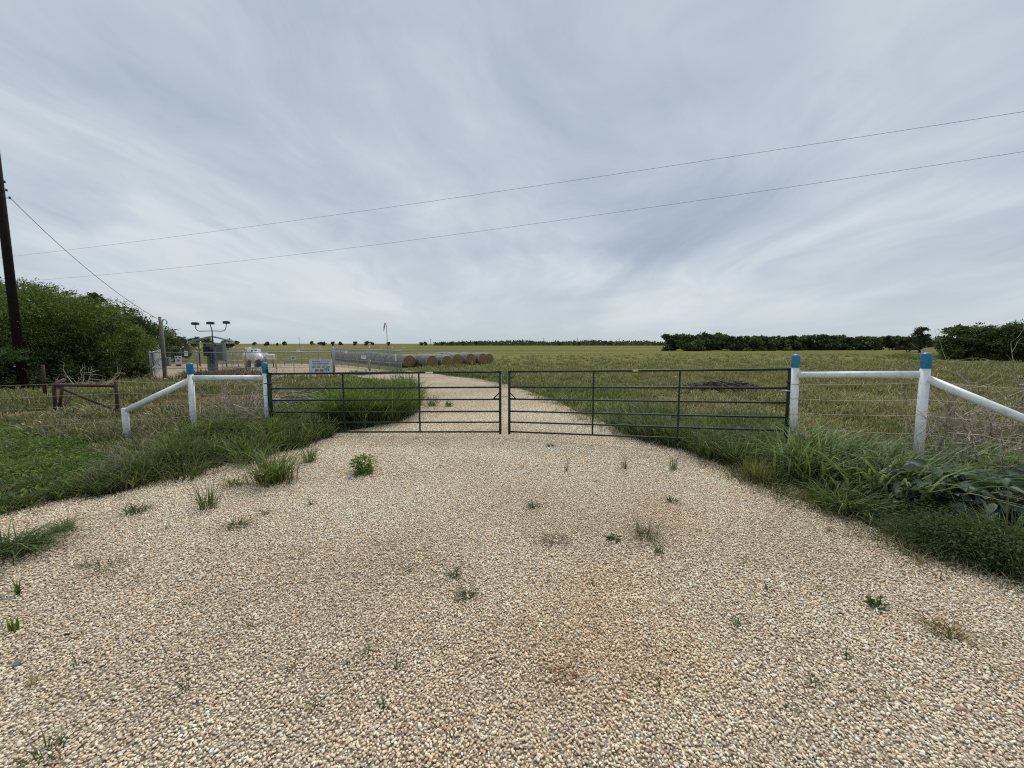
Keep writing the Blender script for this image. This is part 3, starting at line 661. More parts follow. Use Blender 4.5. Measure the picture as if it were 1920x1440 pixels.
# large grey leaved gourd plants
GOURD = [(.038, .075, .042), (.055, .095, .058), (.026, .052, .030), (.075, .12, .082)]
def gourd(u, v, n, spread, label, seed):
    g = G(u, v); r = np.random.default_rng(seed)
    t = thing('gourd_plant', (g.x, g.y, 0), label, 'plant', 'large grey leaved gourd plants on the right verge')
    a = r.uniform(0, 6.283, n); rr = spread * np.sqrt(r.random(n)); zz = .56 * (1 - (rr / spread) ** 2 * .6) * r.uniform(.45, 1.05, n)
    c = np.stack([g.x + np.cos(a) * rr, g.y + np.sin(a) * rr * .8, zz], 1)
    st = NB(); base = np.stack([g.x + np.cos(a) * rr * .35, g.y + np.sin(a) * rr * .3, np.zeros(n)], 1)
    st.sticks(base, c, .006, .004, np.tile(np.array([[.09, .13, .07]]), (n, 1))); st.build('stem', M['grass'], t)
    d = np.stack([np.cos(a) + r.normal(0, .35, n), np.sin(a) + r.normal(0, .35, n) - .25, r.uniform(-.55, .75, n)], 1)
    nn = r.normal(size=(n, 3)) * .35 + np.array([0, -.35, 1])
    L = r.uniform(.11, .23, n)
    nbl = NB(); s_ = NB
    # heart based pointed leaves: 11 vertices with a raised midrib fold
    d /= np.linalg.norm(d, axis=1, keepdims=True); sd = np.cross(d, nn); sd /= np.linalg.norm(sd, axis=1, keepdims=True); up = np.cross(sd, d)
    prof = [(-.10, .30), (.10, .46), (.38, .42), (.68, .23), (1.0, 0)]
    V = []
    for (t_, w_) in prof:
        cen = c + d * (L * t_)[:, None] - up * (L * .22 * t_ * t_)[:, None]
        if w_ > 0:
            wav = r.uniform(.9, 1.1, n)
            V += [cen + sd * (L * w_ * wav * .8)[:, None] + up * (L * w_ * .45)[:, None], cen * 1.0, cen - sd * (L * w_ * wav * .8)[:, None] + up * (L * w_ * .45)[:, None]]
        else: V += [cen]
    V[1] = c
    V = np.stack(V, 1); fs = []
    for i in range(3):
        b = i * 3; fs += [(b, b + 3, b + 4, b + 1), (b + 1, b + 4, b + 5, b + 2)]
    fs += [(9, 12, 10), (10, 12, 11)]
    col = np.array(GOURD)[r.integers(0, 4, n)] * r.uniform(.8, 1.2, (n, 1)); cc = np.repeat(col[:, None, :], 13, 1)
    cc[:, [1, 4, 7, 10]] *= 1.5
    lo, s2, to = tile_faces(fs, 13, n); nbl.add(V.reshape(-1, 3), lo, s2, to, cc.reshape(-1, 3))
    nbl.build('leaf', M['leaf'], t, smooth=True)
    return t
gourd(1750, 962, 150, .60, 'spreading plant with big pointed grey green leaves just right of the drooping grass', 301)
gourd(1860, 985, 150, .58, 'plant with big pointed grey green leaves nearer the right edge of the picture', 302)
gourd(1990, 960, 110, .65, 'big leaved grey green plant cut by the right edge of the picture', 303)

def stone_obj(u, v, s, col, label, seed, z=.0, name='stone', cat='stone', loc=None):
    g = loc or G(u, v); V0, Fs = ico(3); r = np.random.default_rng(seed)
    V = V0.copy()
    for _ in range(9):
        d = r.normal(size=3); d /= np.linalg.norm(d); c = r.uniform(.5, .8); ex = np.maximum(V @ d - c, 0); V -= ex[:, None] * d
    V *= np.array(s) / 2; V[:, 2] += s[2] * .42 + z
    V[:, 0] += g.x; V[:, 1] += g.y
    mb = MB(); mb.add([tuple(p) for p in V], Fs, False); o = mb.build(name, simple(name + str(seed), col, .9, 0, .25, 12, (.15, .1, .07), .3, .5, 60))
    return tag(o, label, cat)
stone_obj(1800, 1337, (.055, .04, .03), (.40, .22, .15), 'reddish brown stone lying on the gravel at lower right', 401, .01)
stone_obj(1028, 1258, (.05, .03, .022), (.46, .36, .21), 'long ochre pebble larger than the gravel around it at lower middle', 402, .012)
stone_obj(34, 1250, (.06, .05, .035), (.20, .20, .19), 'dark grey stone in the gravel near the left edge', 403, .01)
stone_obj(126, 1195, (.06, .02, .02), (.035, .032, .03), 'small black lump on the lower left gravel', 404, .012)

# ------------------------------------------------------------------ gates
def interp(a, b, t): return a.lerp(b, t)
def gate(name, A, B, zA, zB, label, stays, hinge_at, sticker, drop):
    """A,B ground xy of hinge/latch ends; z: bottom-rail height at each end"""
    t = thing(name, (A.x, A.y, 0), label, 'gate', 'pair of green tube gates across the driveway')
    A = Vector((A.x, A.y, 0)); B = Vector((B.x, B.y, 0)); d = (B - A).normalized(); L = (B - A).length
    hs = [0, .207, .437, .694, .949, 1.27]
    def pt(s, h): p = A.lerp(B, s); p.z = zA * (1 - s) + zB * s + h - drop * math.sin(math.pi * s); return p
    n = 14
    for i, h in enumerate(hs):
        rr = .0215 if i == 5 else (.0185 if i in (0, 4) else .0170)
        MB().tube([pt(k / n, h) for k in range(n + 1)], rr, 12).build('rail', M['gate'], t)
    for s in (0, 1):
        MB().tube([pt(s, -.05), pt(s, 1.27)], .027, 14).build('upright', M['gate'], t)
    for s in stays:
        off = Vector((-d.y, d.x, 0)) * -.022
        a = pt(s, 0) + off; b = pt(s, 1.27) + off
        m = MB(); m.box((a + b) / 2, (.032, .012, (b - a).length), math.atan2(d.y, d.x)); m.build('stay', M['gate'], t)
    for s in (0, 1):
        q = pt(s, 1.27); MB().tube([q + Vector((0, 0, -.002)), q + Vector((0, 0, .02)), q + Vector((0, 0, .03))], [.030, .030, .012], 12).build('end_cap', M['gate'], t)
    s2 = .02 if hinge_at == 1 else .98
    e = 1 if hinge_at == 1 else -1
    # triangular latch gusset on the free end
    q = pt(1 - hinge_at, .694); qd = d * (1 if hinge_at == 1 else -1)
    m = MB(); wv = Vector((-d.y, d.x, 0)) * .008
    a, b, c = q + qd * .015, q + qd * .14, q + Vector((0, 0, .14)) + qd * .015
    for p1, p2 in ((a + Vector((0,0,.01)), b + Vector((0,0,.01))), (b + Vector((0,0,.012)), c)):
        m.tube([p1, p2], .013, 8)
    m.build('latch_bracket', M['gate'], t)
    for h in (1.06, .30):
        q = pt(hinge_at, h); out = d * (1 if hinge_at == 1 else -1)
        m = MB(); m.tube([q - Vector((0, 0, .03)), q + Vector((0, 0, .03))], .034, 12); m.tube([q, q + out * .13], .011, 8)
        m.build('hinge', M['darkmetal'], t)
    nrm = Vector((d.y, -d.x, 0)); nrm = nrm if nrm.y < 0 else -nrm
    for s, ww, mt in sticker:
        q = pt(s, 1.27) + nrm * .0205; m = MB(); m.box(q, (ww, .006, .030), math.atan2(d.y, d.x)); m.build('sticker', mt, t)
    q = pt(1 - hinge_at, 1.10) + nrm * .0 - qd * .0275; m = MB(); m.box(q, (.004, .024, .20), math.atan2(d.y, d.x)); m.build('reflective_strip', M['sticker'], t)
    return pt
LA = P(512, 812, 8.80); LB = P(938, 812, 8.55)
ptL = gate('tube_gate', LA, LB, P(512, 701, 8.80).z - 1.27, P(938, 697.3, 8.55).z - 1.27, 'left green six rail tube gate with white sticker, hinged beside the left white posts', (.325, .655), 0, [(.70, .16, M['sticker'])], .0)
RA = P(955, 812, 8.55); RB = P(1472, 830, 7.0)
ptR = gate('tube_gate', RA, RB, P(955, 697, 8.55).z - 1.27, P(1472, 692.5, 7.0).z - 1.27, 'right green six rail tube gate with yellow sticker, its far end standing in grass', (.345, .655), 1, [(.50, .10, M['stickery'])], .0)
# chain between the two gates
a = ptL(1, .76); b = ptR(0, .76); m = MB(); k = 9
for i in range(k):
    c = a.lerp(b, (i + .5) / k) + Vector((0, -.03, -.01 * math.sin(math.pi * (i + .5) / k)))
    loop = []
    for j in range(9):
        an = 2 * math.pi * j / 8; dx = .016 * math.cos(an); dz = .008 * math.sin(an)
        loop.append(c + (Vector((dx, 0, dz)) if i % 2 else Vector((dx, dz, 0))))
    m.tube(loop, .0028, 6, False)
tag(m.build('gate_chain', M['chain']), 'short steel chain joining the two green gates in the middle', 'chain')
# green flat post next to the left hinge
a = P(503, 700, 8.93); g0 = Vector((a.x, a.y, 0)); m = MB()
tp = thing('t_post', (P(507, 800, 8.95).x, 8.95, 0), 'thin green steel post between the left white post and the gate', 'post')
x0, y0 = tp.location.x, tp.location.y
m = MB(); m.box((x0, y0, .72), (.035, .008, 1.44)); m.box((x0, y0 + .018, .72), (.006, .03, 1.44)); m.build('post', M['gate'], tp)

# ------------------------------------------------------------------ white pipe braces with blue caps
def dome_cap(p, r, zb, zt, parent):
    pts = []; rs = []
    pts.append((p.x, p.y, zb)); rs.append(r)
    zc = zt - r * .85; pts.append((p.x, p.y, zc)); rs.append(r)
    for k in range(1, 7):
        a = k / 6 * math.pi / 2; pts.append((p.x, p.y, zc + r * .85 * math.sin(a))); rs.append(max(.002, r * math.cos(a)))
    MB().tube(pts, rs, 24).build('cap', M['blue'], parent)
def brace(label, L1, L2, S3, z1, z2, zr1, zr2, zbr, zs, r1, r2, rs_, capl, wires, wend, wlab, lean1=(0,0), lean2=(0,0)):
    t = thing('pipe_brace', (L1.x, L1.y, 0), label, 'fence brace', 'white painted pipe braces either side of the gates')
    for p, zt, rr, ln in ((L1, z1, r1, lean1), (L2, z2, r1, lean2)):
        top = Vector((p.x + ln[0], p.y + ln[1], zt - capl))
        po = MB(); po.tube([(p.x, p.y, -.1), top], rr, 24); po = po.build('post', M['white'], t)
        bpy.context.view_layer.update()
        cp_ = MB(); pts = []; rad = []
        zb = zt - capl - .01; zc = zt - rr * .62
        pts = [(top.x, top.y, zb), (top.x, top.y, zb + .004), (top.x, top.y, zc - .004), (top.x, top.y, zc)]; rad = [rr + .002, rr + .004, rr + .004, rr + .004]
        for k in range(1, 11):
            a = k / 10 * math.pi / 2; pts.append((top.x, top.y, zc + rr * .62 * math.sin(a))); rad.append(max(.002, (rr + .004) * math.cos(a)))
        cp_.tube(pts, rad, 24).build('cap', M['blue'], po)
    def at(p, ln, zt, z): f = z / (zt - capl); return Vector((p.x + ln[0] * f, p.y + ln[1] * f, z))
    a = at(L1, lean1, z1, zr1); b = at(L2, lean2, z2, zr2)
    d = (b - a).normalized()
    MB().tube([a + d * r1 * .7, b - d * r1 * .7], r2, 20).build('rail', M['white'], t)
    stub_top = Vector((S3.x, S3.y, zs))
    a2 = at(L2, lean2, z2, zbr)
    d2 = (stub_top - a2).normalized()
    MB().tube([a2 + d2 * r1 * .7, stub_top + Vector((0, 0, -.06)) - d2 * r1 * .3], r2, 20).build('diagonal_brace', M['white'], t)
    MB().tube([(S3.x, S3.y, -.1), (S3.x, S3.y, zs - .01), (S3.x, S3.y, zs)], [rs_, rs_, rs_ * .85], 20).build('stub_post', M['white'], t)
    # wire wraps round the gate post
    for z in wires:
        q = at(L1, lean1, z1, z); rg = [q + Vector((math.cos(a_) * (r1 + .003), math.sin(a_) * (r1 + .003), .004 * math.sin(3 * a_))) for a_ in np.linspace(0, 6.283, 21)]
        MB().tube(rg, .0035, 5, False).build('wire_tie', M['wire'], t)
    return t, at
L1 = P(503.5, 800, 9.0); L2 = P(363, 800, 8.6); S3 = P(237, 800, 8.15)
lt1 = P(496, 679, 9.0); lt2 = P(355.3, 680, 8.6)
def leanof(b, t): return (t.x - b.x, 0)
zL1 = lt1.z; zL2 = lt2.z
brace('white pipe fence brace with two blue capped posts to the left of the gates', L1, L2, S3, zL1, zL2, P(500, 708.5, 9.0).z, P(357, 708.5, 8.6).z, P(357, 712, 8.6).z, P(237, 765, 8.15).z, .058, .0575, .057, .235,
      [P(500, v, 9.0).z for v in (719, 741, 764, 782)], None, '', leanof(L1, lt1), leanof(L2, lt2))
R1 = P(1488.5, 820, 6.9); R2 = P(1726.5, 815, 5.7); S4 = Vector((R2.x + 1.0, R2.y - 1.22, 0))
rt1 = P(1493, 664, 6.9); rt2 = P(1738, 660.5, 5.7)
brace('white pipe fence brace with two blue capped posts to the right of the gates', R1, R2, S4, rt1.z, rt2.z, P(1492, 703, 6.9).z, P(1736, 702.5, 5.7).z, P(1736, 708, 5.7).z, .78, .0565, .0535, .057, .215,
      [P(1490, v, 6.9).z for v in (720, 747, 776)], None, '', leanof(R1, rt1), leanof(R2, rt2))

# barbed wire fence strands
def wire_run(name, pts, rad, label, barbs=True, sag=.02, grp=None, mat='wire', parent=None):
    m = MB(); path = []
    for i in range(len(pts) - 1):
        a, b = Vector(pts[i]), Vector(pts[i + 1]); n = max(4, int((b - a).length / .5))
        for k in range(n): t = k / n; p = a.lerp(b, t); p.z -= sag * 4 * t * (1 - t) + random.uniform(-.004, .004); path.append(p)
    path.append(Vector(pts[-1])); m.tube(path, rad, 5, False)
    if barbs:
        for i in range(len(path) - 1):
            if (path[i] - path[0]).length > 9: continue
            a, b = path[i], path[i + 1]; L = (b - a).length; kk = int(L / .13)
            for j in range(kk):
                c = a.lerp(b, (j + .5) / kk); e = Vector((0, random.uniform(-.01, .01), .016)); m.tube([c - e, c + e], .0014, 3, False)
    o = m.build(name, M[mat], parent)
    return o
ft = thing('barbed_wire_fence', (L1.x, L1.y, 0), 'five rusty wire strands running left from the left white brace', 'wire fence')
for vL1, vL2, vS in ((719, 717, 715), (741, 738, 737), (764, 760, 757), (782, 780, 779)):
    a = P(498, vL1, 9.07); b = P(357, vL2, 8.68); c = P(237, vS, 8.24); e = c + (c - b).normalized() * 9.0; e.z = c.z
    if vL1 > 765: c.z = .45; e.z = .42
    wire_run('strand', [a, b, c, e], .0028, '', parent=ft)
ft = thing('barbed_wire_fence', (R1.x, R1.y, 0), 'five rusty wire strands strung between and beyond the right white posts', 'wire fence')
for v1, v2 in ((720, 717.5), (748, 749.5), (774, 779), (800, 815), (815, 834)):
    a = P(1491, v1, 6.98); b = P(1733, v2, 5.79); d = (Vector((b.x, b.y, 0)) - Vector((a.x, a.y, 0))).normalized(); e = b + d * 5.0
    wire_run('strand', [a, b, e], .0034, '', parent=ft)
m = MB(); a = P(1480, 734, 6.9)
for (sx, ex, vv, Yp, nm, lab) in ((1462, 1513, 733, 6.93, 'hinge_bolt', 'long hinge bolt through the right white post'), (484, 512, 731.5, 8.98, 'hinge_bolt', 'long hinge bolt through the left white post')):
    m = MB(); m.tube([P(sx, vv + .5, Yp), P(ex, vv - 1, Yp)], .010, 8); m.tube([P((sx+ex)/2, vv-.2, Yp) - Vector((.1,0,0)), P((sx+ex)/2, vv-.2, Yp)-Vector((.088,0,0))], .02, 6)
    tag(m.build(nm, M['galv']), lab, 'bolt')

# ------------------------------------------------------------------ rusty pipe brace
t = thing('rusty_pipe_brace', (G(103, 782).x, G(103, 782).y, 0), 'old rust brown pipe corner brace standing in weeds left of the white brace', 'fence brace')
Y1 = 11.2; Y2 = 11.0
def rp(u, v, Y): return P(u, v, Y)
def post_at(u, v, Y, rad, nm='post', vb=None):
    a = P(u, v, Y); b = P(vb if vb else u, 790, Y); MB().tube([(b.x, b.y, -.05), a], rad, 12).build(nm, M['rust'], t)
post_at(101, 719, Y1, .045, vb=106); post_at(217, 713, Y2, .040, vb=222); post_at(118, 723, 12.4, .040, vb=112)
MB().tube([P(101, 722, Y1), P(217, 724, Y2)], .036, 12).build('rail', M['rust'], t)
MB().tube([P(104, 724, Y1), P(218, 770, Y2)], .033, 12).build('diagonal_brace', M['rust'], t)
MB().tube([P(101, 720, Y1), P(121, 712, 12.4)], .045, 12).build('side_rail', M['rust'], t)
MB().tube([P(136, 727, 13.0), P(117, 768, 12.0)], .03, 10).build('side_brace', M['rust'], t)
m = MB(); m.tube([P(80, 684, 15.0), (P(84, 735, 15.0).x, 15.0, 0)], .05, 10); tag(m.build('fence_post', M['rust']), 'dark rusty post at the foot of the trees beside the big utility pole', 'post')

# ------------------------------------------------------------------ poles and cables
pb_ = G(44, 733); top_h = 11.2
px_top = P(-9, 285, pb_.y); fz = top_h / px_top.z
ptop = Vector((pb_.x + (px_top.x - pb_.x) * fz, pb_.y, top_h))
t = thing('utility_pole', (pb_.x, pb_.y, 0), 'tall nearly black wooden utility pole in front of the trees at the left edge', 'utility pole')
MB().tube([(pb_.x, pb_.y, -.1), pb_.lerp(ptop, .5), ptop], [.152, .145, .125], 20).build('pole', M['poletar'], t)
def onpole(z): f = z / top_h; return Vector((pb_.x + (ptop.x - pb_.x) * f, pb_.y, z))
z372 = P(12, 372, pb_.y).z
for dz, ln in ((0, .30), (.30, .20), (.62, .16)):
    q = onpole(z372 + dz); m = MB(); m.tube([q + Vector((.12, -.05, 0)), q + Vector((.14 + ln, -.05, .0))], .014, 8); m.tube([q + Vector((.13 + ln, -.05, -.04)), q + Vector((.13 + ln, -.05, .05))], [.03, .035], 10)
    m.build('insulator', M['darkmetal'], t)
q = onpole(P(42, 687, pb_.y - .2).z); m = MB(); m.box(q + Vector((0, -.215, 0)), (.09, .006, .045)); m.build('tag', M['sticker'], t)
# service pole
sb = G(309, 709); t = thing('service_pole', (sb.x, sb.y, 0), 'short brown wooden pole with grey conduit at the corner of the fenced yard', 'utility pole')
sh = P(308, 594, sb.y).z
MB().tube([(sb.x, sb.y, -.1), (sb.x, sb.y, sh)], [.080, .070], 16).build('pole', M['wood'], t)
cx = sb.x + .15; zz = P(313, 600, sb.y).z
pts = [(cx, sb.y - .03, 0), (cx, sb.y - .03, zz - .12)] + [(cx + .13 - .13 * math.cos(a), sb.y - .03, zz - .12 + .15 * math.sin(a)) for a in np.linspace(.2, 4.0, 9)]
MB().tube(pts, .034, 8).build('conduit', M['galv_light'], t)
m = MB(); m.box((sb.x + .30, sb.y - .05, .95), (.26, .16, .5), bev=.01); m.build('meter_box', M['galv'], t)
# cables
def cable(pts, rad, label, name='power_line'):
    m = MB(); m.tube(pts, rad, 6, False); tag(m.build(name, M['cable']), label, 'cable')
a = onpole(z372) + Vector((.45, -.05, 0)); b = Vector((sb.x, sb.y - .08, P(304, 599, sb.y).z))
cable([a.lerp(b, k / 20) - Vector((0, 0, 4 * .42 * (k / 20) * (1 - k / 20))) for k in range(21)], .013, 'slack service cable dropping from the tall pole to the short brown pole')
for lab, (uA, vA, YA), (uB, vB, YB), (um, vm) in (
    ('upper of the two long overhead cables crossing the sky', (-260, 508, 36), (2500, 118, 10), (960, 355)),
    ('lower of the two long overhead cables crossing the sky', (-200, 538, 36), (2500, 193, 10.5), (960, 425))):
    a, b = P(uA, vA, YA), P(uB, vB, YB); t_ = None
    # find the span fraction seen at the middle of the picture and its sag
    best = min(range(1, 400), key=lambda k: abs(960 + F * a.lerp(b, k / 400).x / a.lerp(b, k / 400).y - um)); s = best / 400; q = a.lerp(b, s)
    need = q.z - P(um, vm, q.y).z; sag = need / (4 * s * (1 - s))
    cable([a.lerp(b, k / 60) - Vector((0, 0, 4 * sag * (k / 60) * (1 - k / 60))) for k in range(61)], .0055, lab)

# ------------------------------------------------------------------ trees
def tree(name, base, height, width, label, seed, pal, nleaf=5000, leaf=(.10, .05), clumps=16, depth=None, zlow=.12, cat='tree', group=None, feather=False, flat=.75, trunk_r=None, trunks=None, droop=.2):
    r = np.random.default_rng(seed); t = thing(name, (base[0], base[1], 0), label, cat, group)
    W = width / 2; D = (depth or width) / 2; B = np.array([base[0], base[1], 0.0])
    cs = []
    for i in range(clumps):
        a = r.uniform(0, 6.283); q = math.sqrt(r.random()) * .72; hz = r.uniform(zlow + .12, .86)
        lim = math.sqrt(max(.05, 1 - (max(0, hz - .45) / .62) ** 2)); cs.append((math.cos(a) * q * W * lim, math.sin(a) * q * D * lim, hz * height, r.uniform(.20, .34)))
    cs = np.array(cs); cs[0] = (0, 0, .86 * height, .24); cs[1] = (W * .3, 0, .80 * height, .22); cs[2] = (-W * .32, 0, .80 * height, .22)
    tb = MB(); nt_ = trunks or int(r.integers(2, 5)); tr = trunk_r or .035 * height
    bpts = []
    for k in range(nt_):
        a = r.uniform(0, 6.283); p0 = Vector((B[0] + math.cos(a) * tr, B[1] + math.sin(a) * tr, -.1)); p1 = p0 + Vector((math.cos(a) * W * .18, math.sin(a) * D * .18, height * .28)); bpts.append(p1)
        tb.tube([p0, p0.lerp(p1, .5) + Vector((r.normal(0, .05) * height * .3, 0, 0)), p1], [tr, tr * .8, tr * .62], 7)
    for c in cs:
        p1 = min(bpts, key=lambda b: (b - Vector((B[0] + c[0], B[1] + c[1], c[2]))).length); p2 = Vector((B[0] + c[0], B[1] + c[1], c[2]))
        mid = p1.lerp(p2, .5) + Vector(r.normal(0, .04 * height, 3)); tb.tube([p1, mid, p2], [tr * .5, tr * .32, tr * .10], 5)
    tb.build('trunk', M['bark'], t)
    k = r.integers(0, clumps, nleaf); rad = cs[k, 3] * np.minimum(W, height * .6)
    v = r.normal(size=(nleaf, 3)); v /= np.linalg.norm(v, axis=1, keepdims=True); q = r.random(nleaf) ** .42
    # sub-clusters: quantise directions so that leaves gather into sprays
    nsp = max(12, nleaf // 28); sp_dir = r.normal(size=(nsp, 3)); sp_dir /= np.linalg.norm(sp_dir, axis=1, keepdims=True); sp_k = r.integers(0, clumps, nsp); sp_q = r.random(nsp) ** .4
    sid = r.integers(0, nsp, nleaf); kk = sp_k[sid]; rad = cs[kk, 3] * min(W, height * .62) * 1.0
    cen = cs[kk, :3] + sp_dir[sid] * (sp_q[sid] * rad)[:, None] * np.array([1.15 * W / max(W, .1), 1.0, flat])
    sprd = rad * .22
    pos = B + cen + r.normal(size=(nleaf, 3)) * sprd[:, None] * np.array([1.3, 1.3, .6])
    pos[:, 2] = np.maximum(pos[:, 2], .05 + max(0, height * zlow * .5))
    dirs = sp_dir[sid] * .8 + r.normal(size=(nleaf, 3)) * .6; dirs[:, 2] -= droop
    nn = r.normal(size=(nleaf, 3)) * .8 + np.array([0, 0, .8])
    pal = np.array(pal); tint = 1.35 * r.uniform(.5, 1.5, nsp)[sid][:, None]; ctint = r.uniform(.62, 1.42, clumps)[kk][:, None] * (.82 + .36 * np.clip((pos[:, 2:3] / height), 0, 1))  # leaves darker low in the crown, shade put into their colour
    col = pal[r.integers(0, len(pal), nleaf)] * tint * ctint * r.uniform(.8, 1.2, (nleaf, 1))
    nbl = NB(); nbl.quads(pos, dirs, nn, r.uniform(.6, 1.4, nleaf) * leaf[0], r.uniform(.6, 1.4, nleaf) * leaf[1], col)
    nbl.build('crown', M['darkleaf'], t)
    return t
MESQ = [(.070, .105, .020), (.100, .140, .028), (.045, .072, .015), (.13, .17, .04)]
DK = [(.038, .064, .024), (.056, .088, .030), (.026, .045, .018)]
DK2 = [(.060, .088, .028), (.084, .118, .036), (.042, .064, .022), (.10, .13, .038)]
def gt(u, vb): g = G(u, vb); return (g.x, g.y)
def th(vt, Y): return P(960, vt, Y).z
gm = 'feathery green trees massed on the left'
tl = [(-150, 728, 505, 8.5, 'feathery green tree cut by the left edge behind the tall pole', 14000, MESQ, .2),
      (60, 722, 519, 8.0, 'tallest feathery green tree right behind the tall utility pole', 34000, MESQ, .2),
      (150, 716, 550, 6.2, 'broad feathery green tree just right of the utility pole', 32000, MESQ, .2),
      (200, 712, 592, 4.8, 'rounded feathery tree beside the fenced yard', 20000, MESQ, .2),
      (236, 708, 624, 2.8, 'small feathery tree ending the mass beside the slatted fence', 11000, MESQ, .2)]
for i, (u, vb, vt, w, lab, nl, pal, _) in enumerate(tl):
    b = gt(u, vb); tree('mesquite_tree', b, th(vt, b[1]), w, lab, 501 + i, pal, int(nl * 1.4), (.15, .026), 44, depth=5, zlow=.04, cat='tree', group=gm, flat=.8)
for i, (u, Y, vt, w, lab, nl, pal) in enumerate([
    (20, 29, 509, 7, 'dark treetop showing above the feathery trees beside the tall pole', 6000, DK),
    (95, 30, 521, 6, 'dark treetop showing just right of the tall pole', 6000, DK),
    (180, 31, 534, 3.2, 'small dark treetop poking above the feathery trees', 6000, DK),
    (236, 33, 570, 6.0, 'dark tree behind the rounded feathery tree', 8000, DK),
    (268, 36, 609, 6.5, 'dark green tree directly behind the short brown pole', 9000, DK2),
    (320, 46, 630, 8.0, 'low dark tree ending the row to the right of the short brown pole', 9000, DK2),
    (372, 120, 634, 12, 'distant low tree seen under the curved roof at its left', 1500, DK2),
    (428, 130, 637.5, 9, 'distant low tree at the right tip of the curved roof', 1500, DK2)]):
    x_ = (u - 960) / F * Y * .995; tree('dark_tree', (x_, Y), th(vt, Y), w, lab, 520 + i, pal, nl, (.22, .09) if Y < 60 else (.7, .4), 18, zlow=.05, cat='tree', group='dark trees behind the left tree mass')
# bushes filling under the left trees
for i, (u, vb, vt, w, lab) in enumerate([(-60, 738, 640, 5.0, 'shaded bush under the trees at the left edge'), (25, 731, 662, 3.2, 'shaded bush behind the base of the tall pole'), (95, 724, 655, 4.0, 'shaded bush between the tall pole and the rusty brace'), (160, 719, 655, 4.0, 'shaded bush behind the rusty brace'), (200, 714, 660, 3.0, 'shaded bush left of the slatted fence'), (250, 712, 672, 1.4, 'olive bush touching the slatted fence')]):
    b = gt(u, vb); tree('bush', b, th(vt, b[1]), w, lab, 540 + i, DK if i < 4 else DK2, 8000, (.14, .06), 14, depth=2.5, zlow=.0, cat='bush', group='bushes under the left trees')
# right hand wood line
r = np.random.default_rng(560)
us = np.linspace(1262, 1700, 17)
for i, u in enumerate(us):
    Y = 112 + r.uniform(-4, 8) + i * .8; vt = 629 + r.uniform(-3, 4) + (i > 5) * 1.5
    if i in (2, 3): vt = 625
    lab = {0: 'leftmost ragged tree of the dark tree line beyond the field', 2: 'taller rounded tree near the left end of the dark tree line'}.get(i, 'dark green tree within the tree line beyond the field')
    tree('field_tree', ((u - 960) / F * Y, Y), th(vt, Y), r.uniform(8, 11), lab, 561 + i, [DK, DK2][i % 2], 5000, (.50, .30), 20, zlow=-.1, group='dark tree line on the right beyond the field')
for i, u in enumerate(np.linspace(1290, 1720, 9)):
    Y = 126; tree('field_tree', ((u - 960) / F * Y, Y), th(631, Y), 12, 'dark green tree within the tree line beyond the field', 590 + i, DK, 2000, (.7, .4), 12, zlow=-.1, group='dark tree line on the right beyond the field')
for i, (u, Y, vt, w, lab) in enumerate([(1792, 50, 609, 4.6, 'leftmost tree of the nearer dark group at the right edge'), (1835, 49, 605, 5.2, 'middle tree of the nearer dark group at the right edge'), (1890, 47, 607, 5.5, 'tree of the nearer dark group just inside the right edge'), (1950, 45, 602, 6, 'tree cut by the right edge of the picture'), (2060, 44, 600, 7, 'tree cut by the right edge of the picture')]):
    tree('field_tree', ((u - 960) / F * Y, Y), th(vt, Y), w, lab, 610 + i, DK2, 13000, (.26, .12), 26, zlow=-.12, group='nearer dark trees at the right edge')
tree('field_tree', ((1700 - 960) / F * 96, 96), th(632, 96), 5.0, 'brownish thin tree beside the lone juniper', 620, [(.04, .035, .02), (.03, .028, .016)], 2200, (.4, .2), 12, zlow=.0)
# juniper with layered branches
Y = 90; x_ = (1722 - 960) / F * Y; t = thing('juniper_tree', (x_, Y, 0), 'lone taller dark conifer with layered branches at the right end of the tree line', 'tree')
hj = th(613.5, Y); tb = MB(); tb.tube([(x_, Y, -.1), (x_, Y, hj * .9)], [.22, .05], 7); nbl = NB(); r = np.random.default_rng(625)
for k in range(46):
    z = hj * (.12 + .86 * (k / 46)); rr = 2.9 * (1 - (z / hj)) ** .6 * (1 if k % 2 else .7) + .25; a = r.uniform(0, 6.283); e = np.array([x_ + math.cos(a) * rr, Y + math.sin(a) * rr, z + .1 * rr])
    tb.tube([(x_, Y, z * .95), tuple(e)], [.05, .015], 4)
    n = 90; q = r.random((n, 1)) ** .6; p = np.array([x_, Y, z]) * (1 - q) + e * q + r.normal(size=(n, 3)) * np.array([.22, .22, .1]); dd = r.normal(size=(n, 3)) + np.array([math.cos(a), math.sin(a), .3])
    nbl.quads(p, dd, r.normal(size=(n, 3)), r.uniform(.2, .4, n), r.uniform(.1, .2, n), np.array([(.028, .036, .024), (.04, .048, .03)])[r.integers(0, 2, n)])
tb.build('trunk', M['bark'], t); nbl.build('crown', M['darkleaf'], t)
# low green thicket in the field on the right
weed_mass('field_weeds', [(1655, 668), (1700, 664), (1770, 668), (1770, 674), (1700, 676)], 3000, (.3, .6), GREEN, 631, 'low green patch of weeds in the field before the juniper', wk=.0015)

